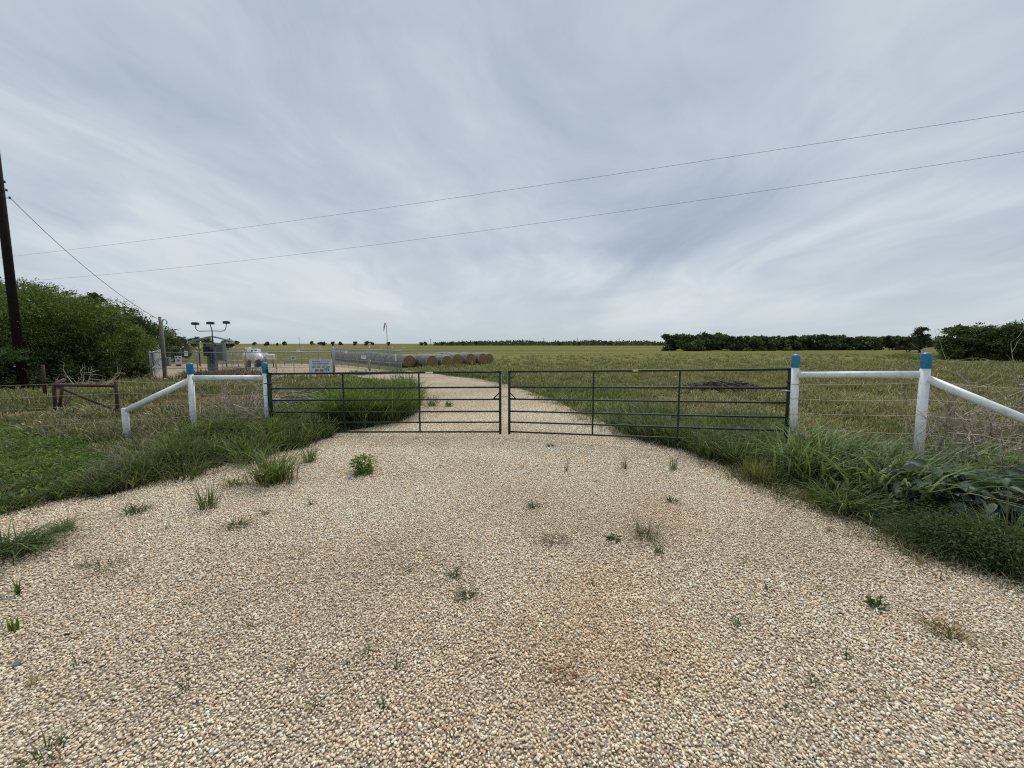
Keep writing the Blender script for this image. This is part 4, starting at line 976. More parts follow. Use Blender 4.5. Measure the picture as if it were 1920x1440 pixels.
# horizon: single trees and a far hedge mass
HZ = [(479, 7, 4.5), (484, 5, 3), (490, 3, 2), (503, 8, 4.5), (520, 9, 5), (576, 10, 4.5), (587, 11, 5), (596, 9, 4), (616, 9, 5), (626, 9, 4.5), (657, 10, 5), (681, 8, 4), (690, 11, 5.5), (721, 9, 4), (778, 9, 3.5), (799, 10, 4.5), (826, 7, 4.5), (838, 10, 4.5), (868, 9, 4.5), (891, 12, 5.5), (1094, 9, 5), (1140, 22, 7.5), (1052, 7, 4.5)]
for i, (u, wpx, hpx) in enumerate(HZ):
    Y = 330; w = wpx / F * Y; hh = 2 + (hpx - 2) / F * Y * 1.0
    tree('horizon_tree', ((u - 960) / F * Y, Y + (i % 3) * 12), hh, w, 'tiny dark tree standing on the far horizon', 640 + i, DK2, 520, (.9, .6), 9, zlow=.22, group='tiny trees along the horizon', trunks=1, trunk_r=.15)
nb = NB(); r = np.random.default_rng(680); n = 42000
u = r.uniform(815, 2600, n); Y = r.uniform(380, 460, n); x = (u - 960) / F * Y
hmax = 2 + (1.2 + 3.6 * patch(u, u * 0, .035, 4) + 1.5 * patch(u, u * 0, .4, 3)) / F * Y * np.clip((u - 815) / 120, .25, 1)
z = r.random(n) ** 1.5 * hmax; c = np.stack([x, Y, z], 1)
nb.quads(c, r.normal(size=(n, 3)), r.normal(size=(n, 3)), r.uniform(1.2, 2.4, n), r.uniform(.8, 1.6, n), np.array(DK)[r.integers(0, 3, n)] * 1.2)
tag(nb.build('far_woods', M['darkleaf']), 'thin dark line of far off woods on the horizon', 'woods', kind='stuff')
for i, (u, vt) in enumerate([(563, 632), (1019, 634), (1082, 633), (1160, 634), (808, 636)]):
    Y = 300; x_ = (u - 960) / F * Y; t = thing('far_utility_pole', (x_, Y, 0), 'hair thin utility pole on the far horizon', 'utility pole', 'utility poles on the horizon')
    MB().tube([(x_, Y, 0), (x_, Y, P(960, vt, Y).z)], .13, 6).build('pole', M['wood'], t); m = MB(); m.box((x_, Y, P(960, vt + 1, Y).z), (1.6, .12, .12)); m.build('crossarm', M['wood'], t)

# ------------------------------------------------------------------ dead shrubs, brush pile
def deadbush(name, base, rad, h, n, label, seed, mat='deadwood', r0=.010, up=.6, cat='dead shrub', levels=3, squash=1.0, center=False):
    r = np.random.default_rng(seed); m = NB(); A = []; Bp = []; RA_ = []; RB_ = []
    def grow(p, d, L, rr, lev):
        q = p; dd = d
        for s in range(3):
            dd = dd + r.normal(0, .28, 3); dd /= np.linalg.norm(dd); e = q + dd * L / 3
            if e[2] < .02: e[2] = .02; dd[2] = abs(dd[2])
            A.append(q); Bp.append(e); RA_.append(rr * (1 - .22 * s)); RB_.append(rr * (1 - .22 * (s + 1))); q = e
            if lev > 0 and r.random() < .85:
                d2 = dd + r.normal(0, .75, 3); d2 /= np.linalg.norm(d2); grow(q, d2, L * r.uniform(.45, .75), rr * .55, lev - 1)
    for i in range(n):
        a = r.uniform(0, 6.283); rr = rad * math.sqrt(r.random()) * .6 if not center else .05
        p = np.array([base[0] + math.cos(a) * rr, base[1] + math.sin(a) * rr * squash, 0.]); d = np.array([math.cos(a) * (1 - up) + r.normal(0, .2), (math.sin(a) * (1 - up) + r.normal(0, .2)) * squash, up]); d /= np.linalg.norm(d)
        grow(p, d, h * r.uniform(.6, 1.1), r0 * r.uniform(.7, 1.2), levels)
    A = np.array(A); Bp = np.array(Bp); n2 = len(A)
    cols = {'deadwood': [(.42, .36, .27), (.56, .49, .38), (.28, .22, .165)], 'greybrush': [(.095, .078, .066), (.15, .125, .10), (.065, .052, .043)]}[mat]
    m.sticks(A, Bp, np.array(RA_), np.array(RB_), np.array(cols)[r.integers(0, 3, n2)])
    o = m.build(name, M['dry'], origin=(base[0], base[1], 0)); return tag(o, label, cat)
b = gt(455, 800); deadbush('dead_shrub', (b[0], b[1] + .3), .70, 1.1, 60, 'tangled pale tumbleweed behind the left white rail', 701, r0=.014, up=.62, levels=3)
b = gt(700, 745); 
m = MB(); m.tube([P(538, 771, 11.5), P(575, 735, 11.8), P(600, 727, 12.4)], [.012, .010, .006], 5); tag(m.build('dead_stalk', M['deadwood']), 'single bent straw coloured stalk behind the left gate', 'stalk')
deadbush('dead_shrub', (7.7, 6.4), .55, 1.3, 26, 'tall bleached leafless shrub right of the last white post', 702, r0=.024, up=.72, levels=3, center=True)
deadbush('dead_shrub', (6.9, 5.5), .6, 1.1, 30, 'tangle of bare twigs under the diagonal white pipe at the right edge', 703, r0=.013, up=.5, levels=3)
deadbush('dead_shrub', (5.72, 5.45), .12, .85, 3, 'small forked bare twig in front of the last white post', 704, r0=.012, up=.85, levels=2, center=True)
deadbush('dead_shrub', (6.7, 6.5), .2, 1.2, 3, 'thin bare sapling just beyond the last white post', 705, r0=.012, up=.9, levels=3, center=True)
b = gt(150, 735); deadbush('dead_shrub', b, .9, .85, 12, 'forked bare branches in the shade behind the rusty brace', 706, r0=.018, up=.7, levels=2)
b = gt(95, 812); deadbush('dead_shrub', b, .55, .22, 24, 'dark low heap of dry twigs in the grass left of the rusty brace', 707, 'greybrush', .006, .3, levels=3)
b = gt(95, 722); deadbush('dead_shrub', b, .5, 1.0, 5, 'bare grey snag beside the dark rusty post', 708, r0=.025, up=.8, levels=1)
# brush pile
g = G(1355, 735); t = thing('brush_pile', (g.x, g.y, 0), 'low grey heap of cut branches in the field behind the right gate', 'brush pile')
r = np.random.default_rng(711); nb = NB(); n = 1500
ex, ey = 1.75, .8
c = np.stack([r.normal(0, .42, n) * ex, r.normal(0, .42, n) * ey, np.zeros(n)], 1); q = np.clip(1 - (c[:, 0] / (ex * 1.05)) ** 2 - (c[:, 1] / (ey * 1.1)) ** 2, .03, 1); c[:, 2] = q ** .6 * .42 * r.random(n) ** .5
an = r.uniform(0, 6.283, n); L = r.uniform(.15, .55, n); dd = np.stack([np.cos(an), np.sin(an) * .8, r.normal(0, .25, n)], 1)
a_ = c + np.array([g.x, g.y, .03]) - dd * L[:, None] / 2; b_ = a_ + dd * L[:, None]; a_[:, 2] = a_[:, 2].clip(.01); b_[:, 2] = b_[:, 2].clip(.01)
nb.sticks(a_, b_, r.uniform(.006, .02, n), r.uniform(.003, .008, n), np.array([(.085, .07, .06), (.13, .105, .088), (.22, .185, .15), (.05, .042, .036)])[r.choice(4, n, p=[.4, .3, .12, .18])])
nb.build('branches', M['dry'], t)
V0, Fs = ico(3); V = V0 * np.array([ex * .78, ey * .7, .27]); V += .04 * np.sin(V0 * 9)
m = MB(); m.add([(g.x + p[0], g.y + p[1], max(.0, p[2]) + .0) for p in V], Fs, True); m.build('twig_core', simple('pile_core', (.035, .028, .024), 1, 0, .4, 12, (.1, .08, .06), .5, .8, 40, .05), t)
for i, (u, v, s, lab) in enumerate([(1338, 738, (.34, .25, .14), 'flat pale rock at the left foot of the brush pile'), (1364, 738, (.42, .3, .18), 'larger pale rock at the front of the brush pile'), (1402, 725, (.22, .18, .15), 'pale rock on the right shoulder of the brush pile')]):
    loc = G(u, v) if i < 2 else Vector((P(1402, 723, g.y - .25).x, g.y - .25, 0))
    stone_obj(u, v, s, (.48, .43, .36), lab, 720 + i, z=(.0 if i < 2 else .2), name='rock', cat='rock', loc=loc)

# ------------------------------------------------------------------ hay bales
def bale_proto(lab):
    t = thing('hay_bale', (0, 0, 0), lab, 'hay bale', 'round hay bales in rows beside the fenced yard')
    Rr = .575; Lh = .62; n = 40; m = MB(); vs = []
    prof = [(-Lh, Rr * .90), (-Lh * .94, Rr * .955), (-Lh * .82, Rr * .99), (-Lh * .4, Rr * 1.0), (0, Rr * .98), (Lh * .4, Rr * 1.0), (Lh * .82, Rr * .99), (Lh * .94, Rr * .955), (Lh, Rr * .90)]
    for (yy, rr) in prof:
        for k in range(n):
            a = 2 * math.pi * k / n; z = math.sin(a) * rr; z = max(z, -Rr * .93)
            vs.append((math.cos(a) * rr * 1.02, yy, z + Rr * .93))
    fs = []
    for i in range(len(prof) - 1):
        for k in range(n): fs.append((i * n + k, i * n + (k + 1) % n, (i + 1) * n + (k + 1) % n, (i + 1) * n + k))
    m.add(vs, fs, True); w = m.build('net_wrap', M['net'], t)
    # ends: slightly domed, rough straw
    for sgn in (-1, 1):
        m = MB(); vs = []; rings = [(.90, 0.0), (.75, .035), (.5, .055), (.25, .06)]
        for (q, dome) in rings:
            for k in range(n):
                a = 2 * math.pi * k / n; z = max(math.sin(a) * Rr * q, -Rr * .93)
                vs.append((math.cos(a) * Rr * q * 1.02, sgn * (Lh + dome + random.uniform(-.008, .008)), z + Rr * .93))
        vs.append((0, sgn * (Lh + .06), Rr * .93)); fs = []
        for i in range(len(rings) - 1):
            for k in range(n): fs.append((i * n + k, i * n + (k + 1) % n, (i + 1) * n + (k + 1) % n, (i + 1) * n + k))
        for k in range(n): fs.append(((len(rings) - 1) * n + k, (len(rings) - 1) * n + (k + 1) % n, len(vs) - 1))
        m.add(vs, fs, True); m.build('straw_end', M['straw'], t)
    return t
def dup(o):
    c = o.copy(); C.objects.link(c)
    for ch in list(o.children):
        d = ch.copy(); C.objects.link(d); d.parent = c
    return c
proto = bale_proto('round hay bale'); used = False
adir = Vector((-.62, .78, 0)).normalized()
vis = [(768, 689, 'round bale end-on with straw face, first clear of the chain link fence'), (811, 689.5, 'largest round bale with dark straw face, second right of the chain link fence'),
       (838, 688.5, 'round bale with golden straw face and pale green tinted wrap'), (858, 686, 'round bale half hidden behind the golden faced one'),
       (883, 684.5, 'round bale left of the two rightmost bales'), (906, 683.5, 'round bale with a lit straw face, second from the right end'), (917, 682.5, 'rightmost round bale, mostly hidden behind its neighbour')]
first = None
def put(loc, lab, sc=1.0):
    global used
    o = proto if not used else dup(proto); used = True
    o.location = (loc.x, loc.y, 0); o.rotation_euler = (0, 0, math.atan2(adir.y, adir.x) - math.pi / 2 + random.uniform(-.09, .09)); sc *= random.uniform(.95, 1.06); o.scale = (sc, sc, sc * random.uniform(.92, 1.03)); o['label'] = lab
    return o
for (u, vb, lab) in vis:
    g = G(u, vb); g = g + adir * .62; put(g, lab, 1.0)
for (u, vb, n_) in ((811, 689.5, 3), (838, 688.5, 3), (858, 686, 2), (883, 684.5, 3), (906, 683.5, 2)):
    for k in range(1, n_ + 1): put(G(u, vb) + adir * (.62 + 1.34 * k), 'round bale behind the front ones, only its grey wrapped back showing')
for k in range(1, 16):
    put(G(768, 689) + adir * (.62 + 1.34 * k), 'grey wrapped round bale in the long row running back behind the chain link fence')

# ------------------------------------------------------------------ chain link yard
def chain_panel(m, A, B, z0, z1, sp=.075, w=.0042):
    A = Vector(A); B = Vector(B); L = (B - A).length; d = (B - A) / L; Hh = z1 - z0; nrm = Vector((-d.y, d.x, 0))
    for sg in (1, -1):
        s = -Hh
        while s < L + (Hh if sg < 0 else 0):
            # line from (s, z0) going 45 deg
            if sg > 0: s0, s1 = s, s + Hh; t0, t1 = z0, z1
            else: s0, s1 = s + Hh, s; t0, t1 = z0, z1
            a0, a1 = s0, s1; 
            # clip to 0..L
            def zat(q): return t0 + (t1 - t0) * (q - a0) / (a1 - a0)
            lo_, hi_ = min(a0, a1), max(a0, a1); q0, q1 = max(lo_, 0), min(hi_, L)
            if q1 > q0 + .01:
                p, q = A + d * q0, A + d * q1; p.z = zat(q0); q.z = zat(q1)
                dv = (q - p).normalized(); pv = dv.cross(nrm) * w / 2; off = nrm * (.002 * sg)
                m.add([p - pv + off, p + pv + off, q + pv + off, q - pv + off], [(0, 1, 2, 3)])
            s += sp
FH = 1.50
def fence(name, A, B, label, posts, arm_dir=None, mesh=.004, mid=True, arms=None, zt=FH, slats=False, mat='galv'):
    t = thing(name, (A.x, A.y, 0), label, 'fence'); A = Vector((A.x, A.y, 0)); B = Vector((B.x, B.y, 0)); d = (B - A).normalized()
    MB().tube([A + Vector((0, 0, zt)), B + Vector((0, 0, zt))], .022, 8).build('top_rail', M['galv'], t)
    if mid: MB().tube([A + Vector((0, 0, .62)), B + Vector((0, 0, .62))], .014, 8).build('middle_rail', M['galv'], t)
    for s in posts:
        p = A.lerp(B, s); m = MB(); m.tube([p + Vector((0, 0, -.05)), p + Vector((0, 0, zt + .03)), p + Vector((0, 0, zt + .07))], [.030, .030, .012], 10); po = m.build('post', M[mat], t)
        if arm_dir is not None:
            m = MB(); a = p + Vector((0, 0, zt + .02)); m.tube([a, a + Vector(arm_dir)], .016, 6); m.build('barbed_wire_arm', M['galv_light'], po)
    if arm_dir is not None:
        for f in (.35, .65, .97):
            m = MB(); o_ = Vector(arm_dir) * f + Vector((0, 0, zt + .02)); m.tube([A + o_, B + o_], .004, 4, False); m.build('barbed_strand', M['wire'], t)
    if mesh:
        m = MB(); chain_panel(m, A, B, .05, zt, w=mesh); m.build('mesh', M['link'] if mesh > .006 else M['link_dark'], t)
    return t
cA = G(284, 713); cB = Vector((P(627, 700, 24.5).x, 24.5, 0)); cC = Vector((P(753, 697, 28.6).x, 28.6, 0)); cD = Vector((P(630, 683, 37.5).x, 37.5, 0)); cE = Vector((P(309, 684, 37.5).x, 37.5, 0))
fence('chain_link_fence', cA, cB, 'front chain link fence of the yard with a thin top rail, facing the field gate', [0, .24, .5, .855, 1.0])
fence('chain_link_fence', cC, cD, 'right side chain link fence of the yard running back past the hay bales', [0, .14, .28, .44, .6, .76, .9, 1.0], arm_dir=(.22, .1, .22), mesh=.015)
fence('chain_link_fence', cD, cE, 'back chain link fence of the yard against the open field', [.1, .2, .3, .4, .5, .6, .7, .8, .9], arm_dir=(.12, .2, .2))
# slatted left side
t = fence('slatted_fence', cA + Vector((-.02, .1, 0)), cE, 'left side of the yard, chain link with pale vertical slats and leaning wire arms', [.0, .98], arm_dir=None)
for us_ in (286.5, 290, 293.7, 297.6, 301.4):
    k_ = (us_ - 960) / F * .995; dA = cE - cA; s = (k_ * cA.y - cA.x) / (dA.x - k_ * dA.y); p = cA.lerp(cE, s); m = MB(); m.tube([(p.x, p.y, 1.52), (p.x - .32, p.y, 1.84)], .018, 6); m.build('barbed_wire_arm', M['galv_light'], t)
for us_ in (286.5, 290, 293.7, 297.6, 301.4):
    k_ = (us_ - 960) / F * .995; dA = cE - cA; s = (k_ * cA.y - cA.x) / (dA.x - k_ * dA.y); p = cA.lerp(cE, s)
    m = MB(); m.box((p.x + .02, p.y, .80), (.045, .16, 1.50), 0); m.build('slat', M['galv_light'], t)

# thick gate posts of the yard
for (p, lab) in ((cB, 'thick steel post at the right end of the front chain link fence'), (Vector((P(694, 697, 30.0).x, 30.0, 0)), 'steel gate post standing midway in front of the right side fence')):
    m = MB(); m.tube([p + Vector((.0, -.05, -.05)), p + Vector((0, -.05, 1.72)), p + Vector((0, -.05, 1.78))], [.075, .075, .03], 14); tag(m.build('gate_post', M['galv']), lab, 'post')

def marks(parent, o, w, h, items, nrmoff=.012):
    for (nm, x0, x1, z0, z1, mt) in items:
        m = MB(); c = Vector((o.x + (x0 + x1) / 2 * w, o.y - nrmoff, o.z + (z0 + z1) / 2 * h)); m.box(c, ((x1 - x0) * w, .004, (z1 - z0) * h)); m.build(nm, mt, parent)
def sign(name, A, w, h, label, items, post=None, mat='signwhite'):
    t = thing(name, (A.x, A.y, A.z), label, 'sign'); m = MB(); m.box((A.x, A.y, A.z), (w, .014, h)); m.build('panel', M[mat], t)
    bpy.context.view_layer.update(); marks(t, A, w, h, items)
    if post: m = MB(); m.tube([(A.x, A.y + .03, 0), (A.x, A.y + .03, A.z + h / 2)], .022, 8); m.build('post', M['galv'], t)
    return t
Y = 23.3; A = P(601.5, 686.5, Y); w = 43.5 / F * Y; h = 25 / F * Y
it = []
for x0, x1, z in ((-.36, -.02, .36), (.02, .38, .38)): it.append(('text_line', x0, x1, z - .022, z + .022, M['ink']))
for z, xs in ((.20, ((-.36, -.2), (-.17, .05), (.08, .36))), (.09, ((-.34, -.22), (-.18, .02), (.06, .3)))):
    for x0, x1 in xs: it.append(('text_line', x0, x1, z - .02, z + .02, M['ink']))
for x0, x1 in ((-.38, -.22), (-.17, -.02), (.04, .18), (.24, .40)): it.append(('text_block', x0, x1, -.10, -.02, M['inkblue']))
for x0, x1 in ((-.25, -.10), (-.04, .11)): it.append(('pictogram', x0, x1, -.40, -.24, M['inkbrown']))
for x0 in (.16, .235, .31): it.append(('logo_stroke', x0, x0 + .035, -.38, -.20, M['ink']))
it.append(('logo_stroke', .16, .345, -.20, -.165, M['ink']))
t = sign('site_sign', A, w, h, 'wide white information sign with rows of lettering on the yard fence', it)
m = MB(); 
Yf = 21.6; A = P(334.6, 677.3, Yf); w = 12.6 / F * Yf; h = 19.5 / F * Yf
it = [('text_line', -.40, -.12, .28, .40, M['inkred']), ('text_line', .12, .40, .28, .40, M['inkred']), ('figure', -.2, .16, .10, .17, M['ink']), ('figure', -.1, .22, .03, .10, M['ink']), ('figure', -.12, .02, -.08, .03, M['ink']),
      ('text_line', -.40, .40, -.48, -.30, M['inkred'])]
sign('warning_sign', A, w, h, 'small upright white sign with red lettering on the fence near the brown pole', it)
Yf = 31; A = P(348.8, 662.8, Yf); sign('notice_sign', A, .26, .38, 'small blank looking white notice behind the front fence, left of the grey rack', [])
Y = 25.2; A = P(549.8, 671.2, Y); sign('notice_sign', A, 10 / F * Y, 6.6 / F * Y, 'small white sign on its own thin post left of the wide sign', [('text_line', -.3, .3, .1, .22, M['ink']), ('text_line', -.2, .2, -.2, -.05, M['ink'])], post=True)
Y = 30.4; A = P(682, 669.6, Y); sign('notice_sign', A, 9 / F * Y, 6.5 / F * Y, 'small white sign fixed to the right side fence before the bales', [('text_line', -.3, .3, .0, .12, M['ink'])])
Y = 33; A = P(649, 660, Y); sign('notice_sign', A, .17, .22, 'tiny white plate high on the right side fence', [])
Y = 28.9; A = P(742, 670, Y); sign('notice_sign', A, .10, .50, 'narrow white strip on the last panel of the right side fence', [])
Y = 37.3; A = P(559, 658, Y); sign('notice_sign', A, .28, .2, 'tiny white plate with red marks on the back fence', [('text_line', -.3, .3, -.1, .1, M['inkred'])])

# triple lamp pole
Y = 26.8; b = Vector((P(400, 699, Y).x, Y, 0)); t = thing('lamp_pole', tuple(b), 'dark pole carrying three flat lamps on a curved bracket above the yard', 'lamp pole')
topc = P(394.5, 609, Y); jc = P(397.5, 620.5, Y)
MB().tube([b, P(400, 650, Y), jc, topc], [.05, .045, .03, .028], 8).build('pole', M['darkmetal'], t)
for (ue, ve, um) in ((366, 609, -1), (424.5, 607, 1)):
    e = P(ue, ve, Y); cor = P(ue + (-um) * 1.5, 619, Y); c2 = P(ue - um * 8, 621, Y)
    pts = [jc, c2, P(ue - um * 4, 620, Y), P(ue - um * 1.2, 616.5, Y), e]; MB().tube(pts, .024, 8).build('arm', M['darkmetal'], t)
for (ue, ve, ww) in ((366, 607, .34), (394.5, 606, .34), (424.5, 604.8, .31)):
    c = P(ue, ve, Y); m = MB(); m.box(c, (ww, .3, .16), random.uniform(-.3, .3), bev=.02); m.box(c + Vector((0, 0, .075)), (ww * .7, .2, .04), bev=.01); m.build('lamp', M['darkmetal'], t)
# equipment rack
Y = 26.2; b = Vector((P(400, 700, Y).x, Y, 0)); t = thing('equipment_rack', tuple(b), 'grey control column with dark cabinets and insulators in the yard', 'control cabinet')
def zb(v, Y): return P(960, v, Y).z
m = MB(); c0, c1 = zb(700, Y) * 0, zb(645, Y); m.box((b.x, Y, c1 / 2), (.50, .28, c1), bev=.02); m.build('column', M['greymetal'], t)
m = MB(); p = P(415, 661, Y - .1); m.box(p, (.42, .34, 1.02), bev=.025); m.build('cabinet', M['greymetal'], t)
m = MB(); p = P(389, 658.5, Y - .1); m.box(p, (.34, .3, .60), bev=.025); m.build('cabinet', M['darkmetal'], t)
m = MB(); p = P(396, 668, Y - .2); m.box(p, (.16, .06, .9), bev=.01); m.build('door_panel', M['darkmetal'], t)
for du, dv in ((390, 648), (394, 646), (404, 646.5), (408, 648)):
    q = P(du, dv, Y); m = MB(); m.tube([q + Vector((0, 0, -.05)), q + Vector((0, 0, .0)), q + Vector((0, 0, .06))], [.05, .06, .035], 10); m.build('insulator', M['darkmetal'], t)
for k in range(5):
    q = P(397, 664 + k * 5, Y - .24); m = MB(); m.box(q, (.05, .03, .03)); m.build('bolt', M['galv_light'], t)
# curved roof shelter
Y = 35.5; ua, ub = 355, 440; t = thing('shelter', (P(397, 680, Y).x, Y, 0), 'open shelter with a shallow curved grey roof at the back of the yard', 'shelter')
m = MB(); n = 16; vs = []; fs = []; tk = .12
for i in range(n + 1):
    s = i / n; u = ua + (ub - ua) * s; v = 643.0 - 10.5 * (1 - abs(2 * s - 1) ** 1.25); p = P(u, v, Y)
    for dy in (-.12, .12):
        for dz in (0, tk): vs.append((p.x, Y + dy, p.z + dz))
for i in range(n):
    a = i * 4; b_ = a + 4; fs += [(a, a + 1, b_ + 1, b_), (a + 2, b_ + 2, b_ + 3, a + 3), (a + 1, a + 3, b_ + 3, b_ + 1), (a, b_, b_ + 2, a + 2)]
m.add(vs, fs, True); m.build('roof', M['roof'], t)
m = MB(); m.tube([P(ua, 643.4, Y - .5), P(ub, 643.4, Y - .5)], .035, 8); m.build('tie_beam', M['galv'], t)
for u in (372, 422):
    for dy in (-.05,):
        p = P(u, 641, Y + dy); MB().tube([(p.x, p.y, 0), p], .045, 8).build('post', M['darkmetal'], t)
# stair platform with handrails
Y = 34.5; t = thing('access_platform', (P(425, 684, Y).x, Y, 0), 'grey steel step platform with handrails left of the white vessel', 'platform')
def hr(p, q, rad=.022): MB().tube([p, q], rad, 8).build('handrail', M['galv'], t)
for Yp in (Y, Y + .9):
    hr(P(432, 657.5, Yp), P(458, 657.5, Yp)); hr(P(433, 666.5, Yp), P(458, 666.5, Yp)); hr(P(417, 674, Yp), P(433, 658.5, Yp)); hr(P(417, 682, Yp), P(433, 667, Yp))
    for u, v in ((433, 657.5), (445, 657.5), (457, 657.5), (417, 674)): 
        p = P(u, v, Yp); MB().tube([(p.x, p.y, 0), p], .026, 8).build('rail_post', M['galv'], t)
p = P(445, 676, Y + .45); m = MB(); m.box(p, (1.15, .95, .06)); m.build('deck', M['galv'], t)
for k in range(4):
    p = P(430 - k * 4, 677.5 + k * 1.7, Y + .45); m = MB(); m.box(p, (.22, .85, .03)); m.build('step', M['galv'], t)
# white vessel
Y = 33.5; t = thing('pipeline_launcher', (P(475, 684, Y).x, Y, 0), 'white pipeline vessel with bolted flanges and a dark barrel end pointing this way', 'pipe vessel')
c = P(476, 669, Y); m = MB(); m.tube([P(462, 668, Y + .5), P(470, 668, Y + .2), P(478, 667.5, Y - .1), P(483, 668, Y - .5), P(485.5, 672, Y - .8), P(486.5, 677, Y - .9)], [.34, .40, .42, .36, .31, .27], 22); m.build('barrel', M['whitepaint'], t)
for (u, v, dy, rr) in ((471, 668, .25, .40), (479, 668.8, -.28, .40)):
    a = P(u, v, Y + dy); q = P(u + 1.4, v + .2, Y + dy - .09); m = MB(); m.tube([a, q], rr, 22); m.build('flange', M['whitepaint'], t)
m = MB(); m.tube([P(486.5, 676.5, Y - .9), P(487.5, 681, Y - .95), P(488, 687, Y - 1.0)], [.29, .26, .24], 18); m.build('elbow', M['darkmetal'], t)
p = P(476, 658, Y); m = MB(); m.box(p, (.85, .5, .34), bev=.05); m.build('valve_body', M['whitepaint'], t)
for du in (472, 479): q = P(du, 658, Y - .27); m = MB(); m.box(q, (.14, .03, .10)); m.build('window', M['darkmetal'], t)
q = P(464.5, 653.3, Y); m = MB(); m.box(q, (.34, .2, .16), bev=.03); m.build('actuator', M['whitepaint'], t)
for du in (470, 483): q = P(du, 651.5, Y); m = MB(); m.tube([q - Vector((0, 0, .12)), q], .025, 8); m.tube([q, q + Vector((0, 0, .05))], .05, 8); m.build('fitting', M['whitepaint'], t)
for u in (466, 480): q = P(u, 676, Y); m = MB(); m.box((q.x, Y, q.z / 2), (.14, .4, max(.2, q.z))); m.build('saddle', M['greymetal'], t)
Yb = 34.2; t = thing('white_pipe', (P(503, 684, Yb).x, Yb, 0), 'horizontal white pipe run between the white vessel and the yellow bollard', 'pipe')
for v in (665.5, 671.5): MB().tube([P(491, v, Yb), P(515, v + 1, Yb)], .11 if v < 668 else .09, 14).build('pipe', M['whitepaint'], t)
m = MB(); q = P(496, 665, Yb); m.box(q, (.36, .35, .42), bev=.04); m.build('valve_body', M['whitepaint'], t)
for u in (498, 512): q = P(u, 672, Yb); MB().tube([(q.x, Yb, 0), q], .05, 10).build('support', M['greymetal'], t)
for (u, vt, Yb, lab) in ((459, 666, 32.2, 'yellow bollard left of the white vessel'), (517, 665.5, 32.2, 'brighter yellow bollard with a crossbar at the end of the white pipe')):
    q = P(u, vt, Yb); t = thing('bollard', (q.x, Yb, 0), lab, 'bollard'); MB().tube([(q.x, Yb, 0), (q.x, Yb, q.z - .04), (q.x, Yb, q.z)], [.06, .06, .03], 12).build('post', M['yellow'], t)
    if u == 517: m = MB(); m.tube([P(513, 674, Yb), P(521, 674, Yb)], .03, 8); m.build('crossbar', M['yellow'], t)
# windsock
Y = 41; b = P(727.5, 690, Y); t = thing('windsock', (b.x, Y, 0), 'limp faded red and white windsock hanging on a thin pole', 'windsock')
tp_ = P(723.5, 606.5, Y); MB().tube([(b.x, Y, 0), P(724.8, 612, Y), tp_], .03, 8).build('pole', M['galv'], t)
pts = [tp_ + Vector((-.02, -.02, .0)), P(721.6, 607.2, Y), P(720.8, 611, Y), P(720, 616, Y), P(719.6, 621, Y)]
for i in range(4): MB().tube([pts[i], pts[i + 1]], [.10 - .015 * i, .085 - .015 * i], 10).build('sock_band', M['sockr'] if i % 2 == 0 else M['signwhite'], t)
# reddish-brown low dry weeds at the pad edge in front of the rack
weed_mass('dry_weeds', [(400, 706), (420, 699), (455, 700), (475, 705), (500, 709), (380, 712), (350, 713), (352, 707)], 9000, (.25, .55), [(.14, .085, .06), (.17, .11, .08), (.085, .055, .04)], 801, 'reddish brown dry weeds at the foot of the grey control column', wk=.0013)
weed_mass('field_weeds', [(640, 706), (720, 702), (760, 698), (860, 698), (960, 700), (960, 712), (900, 709), (845, 703), (760, 697), (640, 702)], 6000, (.15, .35), GREEN, 811, 'green weeds growing along the foot of the hay bales', wk=.0014, pal2=TAN, f2=.15)

# ------------------------------------------------------------------ world, sun, camera
w = bpy.data.worlds.new('World'); SC.world = w; w.use_nodes = True; nt = w.node_tree; nt.nodes.clear()
out = N(nt, 'ShaderNodeOutputWorld'); SUN_EL, SUN_AZ = R(58), R(18)
sky = N(nt, 'ShaderNodeTexSky', sky_type='NISHITA'); sky.sun_disc = False; sky.sun_elevation = SUN_EL; sky.sun_rotation = SUN_AZ
bg1 = N(nt, 'ShaderNodeBackground'); bg1.inputs[1].default_value = .08; nt.links.new(sky.outputs[0], bg1.inputs[0])
tc = N(nt, 'ShaderNodeTexCoord'); sep = N(nt, 'ShaderNodeSeparateXYZ'); nt.links.new(tc.outputs['Generated'], sep.inputs[0])
X_, Y_, Z_ = sep.outputs
zc = mth(nt, 'ADD', mth(nt, 'MAXIMUM', Z_, 0.0), .16)
px_ = mth(nt, 'DIVIDE', X_, zc); py_ = mth(nt, 'DIVIDE', Y_, zc)
SKX, SKY_ = -4.0, 2.0
cmb = N(nt, 'ShaderNodeCombineXYZ'); nt.links.new(mth(nt, 'ADD', px_, SKX), cmb.inputs[0]); nt.links.new(mth(nt, 'ADD', py_, SKY_), cmb.inputs[1])
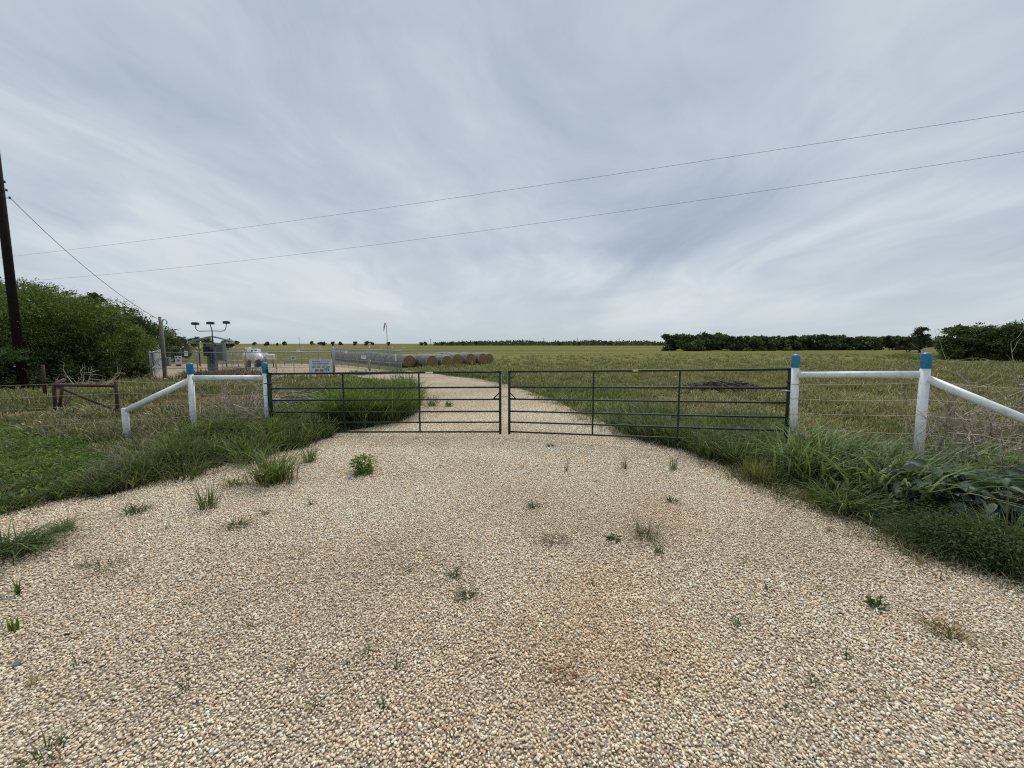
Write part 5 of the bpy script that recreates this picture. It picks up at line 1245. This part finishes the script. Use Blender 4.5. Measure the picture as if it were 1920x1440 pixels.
# slow warp so that the bands wander instead of running dead straight
wn = noise(nt, cmb.outputs[0], .55, 3, .5); wv = N(nt, 'ShaderNodeVectorMath', operation='SUBTRACT'); nt.links.new(wn.outputs['Color'], wv.inputs[0]); wv.inputs[1].default_value = (.5, .5, .5)
ws = N(nt, 'ShaderNodeVectorMath', operation='SCALE'); nt.links.new(wv.outputs[0], ws.inputs[0]); ws.inputs['Scale'].default_value = 1.5
wp = N(nt, 'ShaderNodeVectorMath', operation='ADD'); nt.links.new(cmb.outputs[0], wp.inputs[0]); nt.links.new(ws.outputs[0], wp.inputs[1])
def cl(scale_xy, rot, sc, det, ro, dist, off=(0, 0, 0)):
    mp = N(nt, 'ShaderNodeMapping'); mp.inputs['Location'].default_value = off; mp.inputs['Rotation'].default_value = (0, 0, rot); mp.inputs['Scale'].default_value = (*scale_xy, 1); nt.links.new(wp.outputs[0], mp.inputs[0])
    return noise(nt, mp.outputs[0], sc, det, ro, dist).outputs['Fac']
A1 = cl((1.0, .34), R(-6), .72, 5, .50, .3, (4.1, 1.7, 0))
A2 = cl((1.0, .30), R(-16), 2.1, 7, .60, .5, (7.3, 2.2, 0))
A3 = cl((1.0, .80), R(20), .42, 3, .5, .3, (2.3, 6.2, 0))
A4 = cl((1.0, .16), R(4), 3.2, 6, .6, .3, (2.3, 3.2, 0))
s = mth(nt, 'ADD', mth(nt, 'ADD', mth(nt, 'MULTIPLY', A1, .42), mth(nt, 'MULTIPLY', A2, .17)), mth(nt, 'ADD', mth(nt, 'MULTIPLY', A3, .33), mth(nt, 'MULTIPLY', A4, .08)))
cr = ramp(nt, [(.395, (.335, .405, .510)), (.46, (.425, .500, .600)), (.52, (.540, .612, .690)), (.585, (.705, .755, .800))], s)
hz = N(nt, 'ShaderNodeMapRange'); hz.inputs[1].default_value = 0.0; hz.inputs[2].default_value = .20; nt.links.new(Z_, hz.inputs[0])
glow = mixc(nt, (.53, .615, .67), (.74, .785, .80), ramp(nt, [(.05, 0.0), (.45, 1.0), (1.0, 0.0)], hz.outputs[0]).outputs[0])
hcol = mixc(nt, glow, cr.outputs[0], ramp(nt, [(0, .15), (.35, .45), (1, 1.0)], hz.outputs[0]).outputs[0])
bg2 = N(nt, 'ShaderNodeBackground'); nt.links.new(hcol, bg2.inputs[0]); bg2.inputs[1].default_value = 1.0
mx = N(nt, 'ShaderNodeMixShader'); mx.inputs[0].default_value = .93
nt.links.new(bg1.outputs[0], mx.inputs[1]); nt.links.new(bg2.outputs[0], mx.inputs[2]); nt.links.new(mx.outputs[0], out.inputs[0])

sl = bpy.data.lights.new('sun', 'SUN'); sl.energy = 2.3; sl.angle = R(10); sl.color = (1, .96, .90); so = bpy.data.objects.new('sun', sl); C.objects.link(so)
sd_ = Vector((math.sin(SUN_AZ) * math.cos(SUN_EL), math.cos(SUN_AZ) * math.cos(SUN_EL), math.sin(SUN_EL))); so.rotation_euler = sd_.to_track_quat('Z', 'Y').to_euler()
so.location = (0, 0, 30)

cd = bpy.data.cameras.new('camera'); cam = bpy.data.objects.new('camera', cd); C.objects.link(cam); SC.camera = cam
cd.sensor_width = 36; cd.lens = 36 * F / 1920; cd.clip_start = .05; cd.clip_end = 12000
cam.location = (0, 0, H); cam.rotation_euler = (math.pi / 2 - PITCH, 0, 0)
SC.view_settings.view_transform = 'Standard'; SC.view_settings.look = 'None'; SC.view_settings.exposure = 0; SC.view_settings.gamma = 1
SC.render.engine = 'CYCLES'; SC.cycles.use_denoising = False; SC.cycles.pixel_filter_type = 'BLACKMAN_HARRIS'; SC.cycles.filter_width = 1.15; SC.cycles.max_bounces = 6; SC.cycles.diffuse_bounces = 3; SC.cycles.transparent_max_bounces = 6
SC.render.resolution_x = 1024; SC.render.resolution_y = 768
